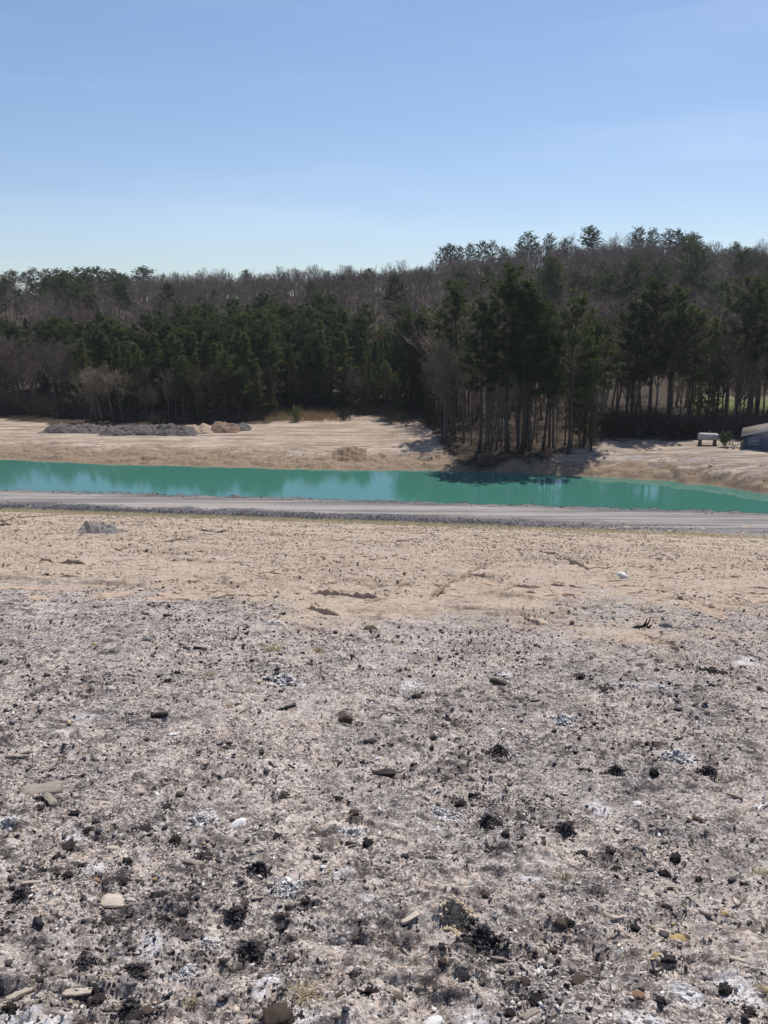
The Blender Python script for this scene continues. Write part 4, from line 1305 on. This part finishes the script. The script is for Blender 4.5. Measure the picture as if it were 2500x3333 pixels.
def plank_at(px, py, wpx, ang, mat, label, thick=.22, wide=.3, name='wood_chip', cat='wood chip', lift=.5):
    """a split piece of wood: tapered, chipped at the ends"""
    p = hit(px, py, t1=120.0); d = math.sqrt(p[0] ** 2 + p[1] ** 2 + (p[2] - CAMZ) ** 2)
    Ln = wpx / F * d
    g = RNG
    n = 7; m = MB()
    xs_ = np.linspace(-.5, .5, n) * Ln
    hw = Ln * wide * .5 * (1 + g.normal(0, .07, n)); ht = Ln * thick * .5 * (1 + g.normal(0, .08, n))
    hw[[0, -1]] *= g.uniform(.7, .95, 2)
    V = []
    for i in range(n):
        j = g.normal(0, Ln * .012, (8, 2))
        ring = np.array([(-1, -.7), (-.75, -1), (.75, -1), (1, -.7), (1, .7), (.75, 1), (-.75, 1), (-1, .7)]) * np.array([hw[i], ht[i]]) + j
        dx = g.normal(0, Ln * .02, 8) if i in (0, n - 1) else np.zeros(8)
        V += [(xs_[i] + dx[k], ring[k, 0], ring[k, 1]) for k in range(8)]
    Q = [(i * 8 + k, i * 8 + (k + 1) % 8, (i + 1) * 8 + (k + 1) % 8, (i + 1) * 8 + k) for i in range(n - 1) for k in range(8)]
    V.append((xs_[0], 0, 0)); V.append((xs_[-1], 0, 0))
    T = [(n * 8, (k + 1) % 8, k) for k in range(8)] + [(n * 8 + 1, (n - 1) * 8 + k, (n - 1) * 8 + (k + 1) % 8) for k in range(8)]
    m.add(V, T, Q)
    o = link(name, m.mesh(name), mat, label=label, cat=cat)
    o.location = (p[0], p[1], float(ground_z(p[0], p[1])[0]) + Ln * thick * lift)
    o.rotation_euler = (random.gauss(0, .1), random.gauss(.03, .08) , ang)
    return o


plank_at(135, 2588, 112, .35, M_WOOD, 'large weathered wood chunk at the left of the ash', .17, .42)
plank_at(165, 2622, 62, -.8, M_WOOD, 'short split piece leaning below the large weathered wood chunk', .2, .34)
plank_at(373, 2932, 72, .05, M_LWOOD, 'square pale wooden chip lying flat at the lower left', .12, .62, lift=.9)
plank_at(102, 2873, 56, .15, M_LWOOD, 'light finger of wood left of the square wooden chip', .16, .2)
plank_at(56, 2459, 66, .0, M_WOOD, 'light stick of wood at the left edge of the ash', .16, .16)
plank_at(520, 2342, 50, .1, M_CHARW, 'short charred stick with a grey top at the left', .3, .3)
plank_at(930, 2299, 66, .35, M_CHARW, 'long charred stick below the broad white ash clump', .14, .14)
plank_at(1627, 2230, 66, -.5, M_CHARW, 'thick charred stick left of the white ash clumps', .26, .28)
plank_at(1333, 3014, 62, .6, M_LWOOD, 'pale slat pointing up right, left of the tan clump', .1, .28)
plank_at(1725, 3293, 62, .7, M_WOOD, 'grey board at the bottom right of the middle', .14, .3)
plank_at(2010, 2985, 38, .2, M_LWOOD, 'pale splinter above the yellow stone', .14, .22)
plank_at(1930, 3025, 50, .15, M_WOOD, 'thin dark splinter lying left of the yellow stone', .06, .08)
plank_at(385, 2740, 46, .6, M_LWOOD, 'pale splinter pointing up right at the upper left of the near ash', .12, .16)
plank_at(2400, 3128, 40, -.3, M_LWOOD, 'small cream splinter at the lower right edge', .15, .3)
plank_at(60, 3195, 70, .5, M_LWOOD, 'crooked cream wood flake at the lower left edge', .16, .3)
plank_at(249, 3206, 74, .1, M_LWOOD, 'flat cream wood flake right of the crooked one', .1, .3)
plank_at(1250, 2505, 74, .2, M_CHARW, 'charred flat piece in the middle of the ash', .16, .34)
plank_at(365, 2770, 34, .3, M_LWOOD, 'light block of wood under the pale splinter', .25, .5)
plank_at(2235, 2770, 40, -.6, M_WOOD, 'short brown splinter at the right', .12, .2)
plank_at(630, 2830, 62, -.1, M_WOOD, 'long grey clinker like piece of wood below the curled black clinker', .2, .3)
for _ in range(42):
    plank_at(random.uniform(0, 2500), random.uniform(2080, 3300), random.uniform(22, 44), random.gauss(0, .7), random.choice([M_CHARW, M_CHARW, M_WOOD]), 'one of many short wood splinters scattered over the ash', .16, .22)['group'] = 'wood splinters on the ash'


def stick_at(pts, wpx, mat, label, name='branch', cat='branch', lift=.02):
    P3 = [hit(a, b, t1=120.0) for a, b in pts]
    d = np.linalg.norm(np.array(P3[0]) - np.array([0, 0, CAMZ])); r = wpx / F * d * .5
    o0 = np.array(P3[0])
    L_ = []
    for a, b in zip(P3[:-1], P3[1:]):
        for t in np.linspace(0, 1, 4)[:-1]:
            q = a + (b - a) * t; L_.append((q[0], q[1], float(ground_z(q[0], q[1])[0]) + r * .6 + lift * random.random()))
    q = P3[-1]; L_.append((q[0], q[1], float(ground_z(q[0], q[1])[0]) + r * .6 + lift))
    L_ = np.array(L_) + RNG.normal(0, r * .5, (len(L_), 3))
    base = L_[0].copy()
    m = MB(); m.tube(L_ - base, r * np.linspace(1, .45, len(L_)), 5)
    for k in (len(L_) // 3, 2 * len(L_) // 3):
        dv = (L_[-1] - L_[0]) * .25; sd = np.array([-dv[1], dv[0], .1]) * random.choice([-.7, .7])
        m.tube([L_[k] - base, L_[k] - base + dv * .5 + sd * .6, L_[k] - base + dv * .8 + sd + np.array([0, 0, .03])], np.array([.55, .4, .2]) * r, 4)
    o = link(name, m.mesh(name, True), mat, label=label, cat=cat); o.location = base
    return o


M_ROOT = simple('dead_root', (.10, .075, .055), (.20, .155, .115), 8, .9, .4, 30, rnd=.2)
M_PSTICK = simple('bleached_stick', (.45, .39, .31), (.58, .52, .44), 8, .9, .3, 30)
stick_at([(8, 1700), (40, 1690), (68, 1680)], 7, M_ROOT, 'forked dead root at the left edge under the grass strip')
stick_at([(10, 1712), (35, 1709)], 10, M_ROOT, 'short thick root below the forked root at the left edge')
stick_at([(370, 1786), (395, 1798), (425, 1800)], 5, M_ROOT, 'thin curved twig right of the grey dirt mound')
stick_at([(530, 1768), (584, 1758)], 6, M_ROOT, 'straight dark stick in the left half of the tan slope')
stick_at([(655, 1730), (730, 1736)], 8, M_ROOT, 'low dark root left of the middle near the grass strip')
stick_at([(690, 1818), (740, 1822), (790, 1838)], 4, M_ROOT, 'long thin bent twig in the middle of the tan slope')
stick_at([(690, 1955), (760, 1946), (830, 1952)], 5, M_ROOT, 'thin twig lying along the upper edge of the ash')
stick_at([(2450, 1776), (2470, 1768), (2500, 1766)], 7, M_PSTICK, 'bleached curved stick at the right edge')
stick_at([(2455, 1827), (2500, 1824)], 8, M_ROOT, 'dark stick at the right edge below the bleached one')
stick_at([(2087, 1988), (2110, 2005), (2135, 2025)], 4, M_ROOT, 'thin twig leaning over the grey boulder at the right')
stick_at([(1420, 1940), (1440, 1925), (1450, 1918)], 9, M_ROOT, 'dark snag at the lower end of the long gully')
stick_at([(2065, 2043), (2100, 2038), (2120, 2048)], 13, M_CHARW, 'charred branch with a white tip left of the grey boulder')
stick_at([(2460, 2650), (2480, 2638), (2500, 2628)], 8, simple('white_plastic', (.75, .75, .75), (.8, .8, .8), 3, .5), 'bent white strip at the right edge of the ash', 'plastic_strip', 'plastic strip')
stick_at([(1290, 1765), (1345, 1762)], 5, M_ROOT, 'dark twig below the middle of the grass strip')
for _ in range(26):
    px, py = random.uniform(0, 2480), random.uniform(1715, 1990); l = random.uniform(18, 55)
    stick_at([(px, py), (px + l * .5, py + random.gauss(0, 5)), (px + l, py + random.gauss(0, 9))], random.uniform(3, 5), M_ROOT, 'one of many small dead twigs lying on the tan slope')['group'] = 'small dead twigs on the tan slope'
for _ in range(30):
    px, py = random.uniform(0, 2480), random.uniform(2080, 3300); l = random.uniform(30, 85); a = random.gauss(.1, .6)
    stick_at([(px, py), (px + l * .5 * math.cos(a), py - l * .25 * math.sin(a) + random.gauss(0, 5)), (px + l * math.cos(a), py - l * .5 * math.sin(a))], random.uniform(2.2, 4.0), random.choice([M_ROOT, M_CHARW, M_PSTICK]), 'one of many thin twigs lying on the ash', lift=.012)['group'] = 'thin twigs on the ash'


def tuft_at(px, py, wpx, label, n=70, up=.7, mat=M_STRAW, lean=(0, 0)):
    p = hit(px, py, t1=120.0); d = np.linalg.norm(np.array(p) - np.array([0, 0, CAMZ])); w_ = wpx / F * d
    m = MB()
    for i in range(n):
        a = RNG.uniform(0, 6.283); el = abs(RNG.normal(0, .45)) * up + .15
        dv = np.array([math.cos(a) * math.cos(el) + lean[0], math.sin(a) * math.cos(el) + lean[1], math.sin(el)])
        dv /= np.linalg.norm(dv)
        l = w_ * RNG.uniform(.25, .62); b = RNG.normal(0, w_ * .07, 3) * np.array([1, 1, 0])
        sag = np.array([0, 0, -.22 * l])
        m.tube([b, b + dv * l * .5, b + dv * l + sag], np.array([1, .8, .3]) * max(.0009, .0045 * w_ * (1 if wpx > 80 else 2)), 3, cap=False)
    o = link('dry_grass_tuft', m.mesh('dry_grass_tuft'), mat, label=label, cat='grass tuft')
    o.location = (p[0], p[1], float(ground_z(p[0], p[1])[0]))
    return o


tuft_at(995, 3250, 140, 'big pale straw tuft at the bottom, above the big brown rock', 90, .5, lean=(.5, .2))
tuft_at(893, 2116, 80, 'spreading brown grass tuft, left of a pair under the tan soil', 80, .8)
tuft_at(1036, 2122, 60, 'upright brown grass tuft, right of a pair under the tan soil', 80, 1.6)
tuft_at(682, 2202, 60, 'tan grass tuft left of the broad white ash clump', 70, .9)
tuft_at(493, 2112, 36, 'small tuft beside the rounded grey stone', 40, 1.2)
tuft_at(1838, 2870, 80, 'upright dry weed with pale stems in the near right ash', 34, 2.4)
tuft_at(2480, 2858, 90, 'straw tuft cut by the right edge', 50, .5, lean=(-.4, 0))
tuft_at(620, 3232, 90, 'thin scattered straw at the bottom left of the middle', 26, .3)
tuft_at(2490, 3235, 60, 'straw tuft at the lower right edge', 40, .6)
tuft_at(1020, 2705, 70, 'faint straw tuft right of the upright white stone', 40, .7)
tuft_at(362, 2700, 60, 'wiry stems left of the dark blue grey clinker', 16, 1.8)
tuft_at(745, 2300, 46, 'round brown tuft above the dark lumps in the left ash', 50, .8)

# ------------------------------------------------------------------ heaps of earth and rubble
M_HEAP = {
    'rubble': simple('dark_rubble', (.055, .049, .047), (.165, .147, .14), 3.2, .95, 1.0, 9, detail_=8),
    'rust': simple('rust_brown_earth', (.15, .10, .068), (.25, .172, .12), 2.0, .95, 1.0, 8, detail_=8),
    'tan': simple('tan_earth', (.28, .21, .15), (.40, .31, .23), 2.0, .95, .8, 8, detail_=8),
    'brown': simple('brown_earth', (.15, .105, .07), (.27, .195, .135), 2.0, .95, .8, 8, detail_=8),
    'grey': simple('grey_dirt', (.10, .09, .086), (.28, .26, .25), 7, .95, .8, 20, detail_=8),
}


def heap(px0, px1, py, prof, depth, mat, label, lump=.25, name='rubble_heap', cat='rubble heap', res=.16, lsc=1.0):
    """an elongated heap on the ground from column px0 to px1, its front foot on row py; prof = heights along it in metres"""
    a, b = hit(px0, py), hit(px1, py)
    Ln = b[0] - a[0]
    nx, ny = max(14, int(Ln / res)), max(10, int(depth / res))
    s, t = np.meshgrid(np.linspace(0, 1, nx), np.linspace(0, 1, ny))
    x = a[0] + Ln * s; y0 = a[1] + (b[1] - a[1]) * s
    y = y0 + depth * t
    h = np.interp(s, np.linspace(0, 1, len(prof)), prof) * np.clip(1 - np.abs(2 * t - 1) ** 1.7, 0, 1) * np.clip(1 - np.abs(2 * s - 1) ** 6, 0, 1)
    amp = np.clip(h / (max(prof) * .35), 0, 1)
    h = h * (1 + .5 * fbm(x * .5 / lsc, y * .5 / lsc, 3, 120)) + amp * lump * (fbm(x * 1.1 / lsc, y * 1.1 / lsc, 5, 121, .65) + 1.1 * np.abs(vnoise(x * 2.6 / lsc, y * 2.6 / lsc, 122)) + .8 * np.abs(vnoise(x * 5.5 / lsc, y * 5.5 / lsc, 123)))
    edge = (t <= 0) | (t >= 1) | (s <= 0) | (s >= 1)
    z = ground_z(x.ravel(), y.ravel()).reshape(x.shape) + h + np.where(edge, -.25, -.02)
    c = np.array([x.mean(), y.mean(), z.min()])
    V = np.stack([x, y, z], -1).reshape(-1, 3) - c
    ix = np.arange(nx * ny).reshape(ny, nx)
    q = np.stack([ix[:-1, :-1], ix[:-1, 1:], ix[1:, 1:], ix[1:, :-1]], -1).reshape(-1, 4)
    o = link(name, make_mesh(name, V, [q], False), M_HEAP[mat], label=label, cat=cat)
    o.location = c
    return o


heap(112, 340, 1412, [.3, .9, .75, .6, .5], 6, 'rubble', 'left hump of the dark rubble in front of the pine wood', .5)
heap(305, 640, 1419, [.4, .95, .85, 1.0, .8, .95, .75, .5], 6, 'rubble', 'long dark grey rubble bank in front of the pine wood', .6)
heap(555, 695, 1413, [.4, .75, .8, .6], 5, 'tan', 'tan earth heap between the long rubble bank and the rust brown heap', .35, 'earth_heap', 'earth heap')
heap(668, 775, 1411, [.6, 1.15, 1.2, .8], 5, 'rust', 'rust brown earth heap at the right end of the rubble', .4, 'earth_heap', 'earth heap')
heap(740, 812, 1404, [.9, .85, .4], 4, 'rubble', 'small grey tail of rubble right of the rust brown heap', .35)
heap(1075, 1195, 1500, [.1, .38, .3, .15], 6.0, 'brown', 'brown earth mound at the water edge in the middle', .4, 'earth_heap', 'earth heap')
heap(238, 372, 1739, [.2, .42, .5, .24, .1], 1.5, 'grey', 'grey dirt mound on the upper left of the tan slope', .24, 'dirt_mound', 'dirt mound', .05, .3)

# ------------------------------------------------------------------ shed, tank, brush pile, houses
M_SHED = simple('blue_grey_siding', (.062, .078, .115), (.085, .102, .145), 2, .7, .15, 12, stretch=(1, 1, 8))
M_ROOF = simple('grey_metal_roof', (.12, .105, .09), (.17, .15, .13), 3, .7, .2, 20)
M_FRAME = simple('window_frame_paint', (.30, .33, .38), (.36, .39, .44), 4, .6)
M_PANE, _nt, _n, _l, _b = new_mat('window_pane')
_b.inputs['Base Color'].default_value = (.16, .18, .22, 1); _b.inputs['Roughness'].default_value = .08
M_TANK = simple('white_tank_paint', (.30, .29, .28), (.48, .465, .44), 4, .65, .1, 10)
M_RUST = simple('rusty_iron', (.08, .06, .05), (.16, .11, .08), 8, .85)
M_WHITE = simple('white_house_paint', (.72, .72, .70), (.78, .78, .76), 2, .7)
M_GREYROOF = simple('grey_shingles', (.16, .15, .15), (.24, .23, .22), 3, .9)


def gable(name, px, py, W, Dp, eave, rise, wallm, roofm, label, cat, rot=0.0, windows=(), door=None, over=.3, dist=None):
    """a gabled building, front left foot at the pixel; local x to the right, y into depth; ridge runs into depth"""
    p = hit(px, py) if dist is None else np.array([side(px, py) * dist, dist, float(ground_z(side(px, py) * dist, dist)[0])])
    root = link(name, None, label=label, cat=cat)
    root.location = (p[0], p[1], p[2] - .05); root.rotation_euler = (0, 0, rot)
    V = [(0, 0, -1), (W, 0, -1), (W, Dp, -1), (0, Dp, -1), (0, 0, eave), (W, 0, eave), (W, Dp, eave), (0, Dp, eave), (W / 2, 0, eave + rise), (W / 2, Dp, eave + rise)]
    m = MB(); m.add(V, [(4, 5, 8), (6, 7, 9)], [(0, 1, 5, 4), (1, 2, 6, 5), (2, 3, 7, 6), (3, 0, 4, 7), (4, 8, 9, 7), (5, 6, 9, 8)])
    link('wall', m.mesh('wall'), wallm, root)
    rf = link('roof', None, None, root) if False else None
    m = MB(); sl = rise / (W / 2); th = .10
    for sgn, xe in ((-1, 0), (1, W)):
        xo = xe + sgn * over; zo = eave - over * sl
        a0 = np.array([(xo, -over, zo + .02), (W / 2, -over, eave + rise + .02), (W / 2, Dp + over, eave + rise + .02), (xo, Dp + over, zo + .02)])
        m.add(np.vstack([a0, a0 + np.array([0, 0, th])]), None, [(3, 2, 1, 0), (4, 5, 6, 7), (0, 1, 5, 4), (1, 2, 6, 5), (2, 3, 7, 6), (3, 0, 4, 7)])
    link('roof', m.mesh('roof'), roofm, root)
    m = MB()
    for sgn, xe in ((-1, 0), (1, W)):
        xo = xe + sgn * (over + .01); zo = eave - over * sl
        m.add([(xo, -over - .03, zo - .10), (W / 2, -over - .03, eave + rise - .10), (W / 2, -over - .03, eave + rise + .13), (xo, -over - .03, zo + .13), (xo, -over - .003, zo - .10), (W / 2, -over - .003, eave + rise - .10), (W / 2, -over - .003, eave + rise + .13), (xo, -over - .003, zo + .13)], None, [(0, 1, 2, 3), (7, 6, 5, 4), (3, 2, 6, 7), (1, 0, 4, 5), (0, 3, 7, 4), (2, 1, 5, 6)])
    link('fascia', m.mesh('fascia'), M_FASCIA, root)
    for (x0, z0, ww, hh) in windows:
        m = MB()
        f = .07
        for (cx_, cz, hx, hz) in ((x0 + ww / 2, z0 + f / 2, ww / 2, f / 2), (x0 + ww / 2, z0 + hh - f / 2, ww / 2, f / 2), (x0 + f / 2, z0 + hh / 2, f / 2, hh / 2 - f), (x0 + ww - f / 2, z0 + hh / 2, f / 2, hh / 2 - f), (x0 + ww / 2, z0 + hh * .52, ww / 2 - f, f * .4)):
            m.box((cx_, -.03, cz), (hx, .05, hz))
        wf = link('window', m.mesh('window'), M_FRAME, root)
        m = MB(); m.box((x0 + ww / 2, -.012, z0 + hh / 2), (ww / 2 - f, .02, hh / 2 - f)); link('pane', m.mesh('pane'), M_PANE, wf)
    if door:
        x0, ww, hh = door
        m = MB(); m.box((x0 + ww / 2, -.02, hh / 2 + .05), (ww / 2, .035, hh / 2))
        dr = link('door', m.mesh('door'), M_SHEDD, root)
        m = MB(); m.box((x0 + ww - .12, -.08, hh * .48), (.03, .03, .06)); link('handle', m.mesh('handle'), M_FRAME, dr)
    return root


M_FASCIA = simple('pale_fascia', (.42, .42, .42), (.5, .5, .5), 4, .6)
M_SHEDD = simple('shed_door_paint', (.05, .062, .092), (.065, .08, .115), 2, .7)
gable('shed', 2417, 1460, 8.2, 7.0, 1.80, 1.12, M_SHED, M_ROOF, 'blue grey gabled shed at the right edge of the far bank', 'shed', -.42, windows=[(.62, .62, 1.25, .90)], door=(3.55, 1.1, 2.0))

# propane style tank
p = hit(2274, 1449); q_ = hit(2342, 1449)
rt = link('storage_tank', None, label='long white tank on low supports left of the blue shed', cat='tank')
Lt = q_[0] - p[0]; rt.location = ((p[0] + q_[0]) / 2, p[1] + .6, min(p[2], q_[2])); rt.rotation_euler = (0, .03, -.05)
m = MB(); rr = .47; xs_ = np.concatenate([-Lt / 2 + .32 * (1 - np.cos(np.linspace(0, math.pi / 2, 6))), Lt / 2 - .32 * (1 - np.cos(np.linspace(math.pi / 2, 0, 6)))])
ra = np.concatenate([rr * np.sin(np.linspace(.05, math.pi / 2, 6)), rr * np.sin(np.linspace(math.pi / 2, .05, 6))])
m.tube([(v, 0, 1.05) for v in xs_], ra, 24)
link('tank_body', m.mesh('tank_body', True), M_TANK, rt)
for sx_ in (-Lt * .36, Lt * .34):
    m = MB(); m.box((sx_, 0, .30), (.10, .42, .32)); m.box((sx_, 0, .02), (.16, .5, .05)); link('support', m.mesh('support'), M_RUST, rt)
m = MB(); m.tube([(0.1, 0, 1.55), (0.1, 0, 1.68)], [.12, .10], 12); link('dome_cap', m.mesh('dome_cap'), M_TANK, rt)

# brush and boards by the shed
p = hit(2388, 1459)
rt = link('board_pile', None, label='untidy pile of pale boards leaning between the tank and the shed', cat='board pile')
rt.location = (p[0], p[1], p[2])
for (dx, dy, zz, l, a, e_) in [(-.3, .0, .25, 1.7, .1, -.45), (.1, .2, .32, 1.9, -.15, .5), (.35, -.1, .2, 1.4, .4, .2), (-.5, .1, .15, 1.2, -.5, .1), (.5, .25, .42, 1.6, .05, -.7), (-.1, -.25, .10, 1.5, .3, .05), (.0, .3, .5, 1.1, .8, .8)]:
    m = MB(); M3 = Matrix.Rotation(a, 3, 'Z') @ Matrix.Rotation(e_, 3, 'Y')
    m.box((dx, dy, zz), (l / 2, .07, .03), np.array(M3))
    link('board', m.mesh('board'), M_LWOOD if random.random() < .6 else M_WOOD, rt)


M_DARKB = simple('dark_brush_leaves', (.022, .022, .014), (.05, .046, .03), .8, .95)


def bush_at(px, py, wpx, hpx, label, mat, tw=M_TWIG, name='bush', n=900):
    p = hit(px, py); d = p[1]; w_ = wpx / F * d * .5; h_ = hpx / F * d
    rt = link(name, None, label=label, cat='bush'); rt.location = (p[0], p[1], p[2] - .03)
    m = MB()
    for i in range(9):
        a = i * .7; e_ = np.array([math.cos(a) * w_ * .6, math.sin(a) * w_ * .5, h_ * RNG.uniform(.6, .95)])
        m.tube([(0, 0, 0), e_ * .5 + RNG.normal(0, .05, 3), e_], [.03, .02, .008], 4, cap=False)
    link('stem', m.mesh('stem'), tw, rt)
    m = MB(); c = RNG.normal(0, 1, (n, 3)); c /= np.linalg.norm(c, axis=1)[:, None]
    c *= (RNG.random(n) ** .4)[:, None] * (1 + .25 * np.sin(c[:, 0:1] * 7 + c[:, 2:3] * 5))
    c = c * np.array([w_, w_ * .9, h_ * .5]) + np.array([0, 0, h_ * .52])
    dr = RNG.normal(0, 1, (n, 3)); dr[:, 2] += .4; dr /= np.linalg.norm(dr, axis=1)[:, None]
    m.spikes(c, dr, RNG.uniform(.15, .35, n), RNG.uniform(.05, .10, n)); link('foliage', m.mesh('foliage'), mat, rt)
    return rt


bush_at(2358, 1452, 40, 48, 'small dark evergreen bush between the tank and the board pile', M_NEED)
bush_at(965, 1372, 40, 52, 'green bush in the tall dry grass at the back of the field', M_NEEDL)
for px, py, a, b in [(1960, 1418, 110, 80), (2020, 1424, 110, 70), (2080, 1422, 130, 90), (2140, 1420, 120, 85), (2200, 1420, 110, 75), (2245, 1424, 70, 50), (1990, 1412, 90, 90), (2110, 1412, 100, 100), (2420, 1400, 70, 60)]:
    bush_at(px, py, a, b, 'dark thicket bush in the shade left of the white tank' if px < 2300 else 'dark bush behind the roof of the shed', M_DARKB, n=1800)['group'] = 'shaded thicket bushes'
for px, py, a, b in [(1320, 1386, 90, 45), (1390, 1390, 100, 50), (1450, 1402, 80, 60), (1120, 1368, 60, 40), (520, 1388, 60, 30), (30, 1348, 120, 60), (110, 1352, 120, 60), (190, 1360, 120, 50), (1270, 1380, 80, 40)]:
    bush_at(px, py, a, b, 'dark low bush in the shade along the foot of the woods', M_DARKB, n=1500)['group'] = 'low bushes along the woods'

gable('house', 2335, 905, 9.0, 8.0, 3.2, 2.2, M_WHITE, M_GREYROOF, 'white house half hidden among bare trees on the right hand hilltop', 'house', .1, windows=[(1.2, 1.0, 1.0, 1.3), (6.4, 1.0, 1.0, 1.3)], dist=272)

# ------------------------------------------------------------------ world, sun, camera
w = bpy.data.worlds.new('World'); SC.world = w; w.use_nodes = True
nt = w.node_tree
sky = nt.nodes.new('ShaderNodeTexSky'); sky.sky_type = 'NISHITA'; sky.sun_disc = False
sky.sun_elevation = R(SUN_EL); sky.sun_rotation = R(SUN_AZ)
sky.air_density = 1.0; sky.dust_density = 0.45; sky.ozone_density = 1.6; sky.altitude = 100
bg = nt.nodes['Background']; bg.inputs['Strength'].default_value = .084
tintn = nt.nodes.new('ShaderNodeMix'); tintn.data_type = 'RGBA'; tintn.blend_type = 'MULTIPLY'; tintn.inputs['Factor'].default_value = 1
tintn.inputs['B'].default_value = (.965, .995, 1.09, 1)
nt.links.new(sky.outputs[0], tintn.inputs['A']); 
gtc = nt.nodes.new('ShaderNodeTexCoord'); gmp = nt.nodes.new('ShaderNodeMapping'); gmp.inputs['Rotation'].default_value = (0, R(28), R(8)); gmp.inputs['Scale'].default_value = (1.1, 2.0, 9.0)
gno = nt.nodes.new('ShaderNodeTexNoise'); gno.inputs['Scale'].default_value = 1.6; gno.inputs['Detail'].default_value = 6; gno.inputs['Roughness'].default_value = .55
gmr = nt.nodes.new('ShaderNodeMapRange'); gmr.inputs['From Min'].default_value = .48; gmr.inputs['From Max'].default_value = .75; gmr.inputs['To Max'].default_value = .12
gmx = nt.nodes.new('ShaderNodeMix'); gmx.data_type = 'RGBA'; gmx.inputs['B'].default_value = (9.5, 10.5, 12.0, 1)
nt.links.new(gtc.outputs['Generated'], gmp.inputs['Vector']); nt.links.new(gmp.outputs['Vector'], gno.inputs['Vector']); nt.links.new(gno.outputs['Fac'], gmr.inputs['Value']); nt.links.new(gmr.outputs['Result'], gmx.inputs['Factor'])
nt.links.new(tintn.outputs['Result'], gmx.inputs['A']); nt.links.new(gmx.outputs['Result'], bg.inputs['Color'])
sd = bpy.data.lights.new('sun', 'SUN'); sd.energy = 4.0; sd.angle = R(.53); sd.color = (1, .945, .87)
so = bpy.data.objects.new('sun', sd); COL.objects.link(so)
S = Vector((math.sin(R(SUN_AZ)) * math.cos(R(SUN_EL)), math.cos(R(SUN_AZ)) * math.cos(R(SUN_EL)), math.sin(R(SUN_EL))))
so.rotation_euler = S.to_track_quat('Z', 'Y').to_euler()
so.location = (60, 120, 150)
cd = bpy.data.cameras.new('camera'); cam = bpy.data.objects.new('camera', cd); COL.objects.link(cam)
cd.sensor_fit = 'VERTICAL'; cd.sensor_height = 36; cd.lens = 36 * F / 3333.0
cd.clip_start = .05; cd.clip_end = 6000
cam.location = (0, 0, CAMZ); cam.rotation_euler = (math.pi / 2 - PITCH, 0, 0)
SC.camera = cam
vs = SC.view_settings
vs.view_transform = 'Standard'; vs.look = 'None'; vs.gamma = 1; vs.use_curve_mapping = False; vs.exposure = .35
SC.cycles.use_denoising = True

# ------------------------------------------------------------------ air
hm = bpy.data.materials.new('thin_haze'); hm.use_nodes = True
hn = hm.node_tree; hn.nodes.remove(hn.nodes['Principled BSDF'])
pv = hn.nodes.new('ShaderNodeVolumePrincipled'); pv.inputs['Color'].default_value = (.86, .92, 1.0, 1); pv.inputs['Density'].default_value = .00012; pv.inputs['Anisotropy'].default_value = .3
hn.links.new(pv.outputs[0], hn.nodes['Material Output'].inputs['Volume'])
mb = MB(); mb.box((0, 470, 38), (1150, 500, 68))
link('haze', mb.mesh('haze'), hm, kind='stuff', label='thin haze in the air over the valley')
SC.cycles.volume_bounces = 0
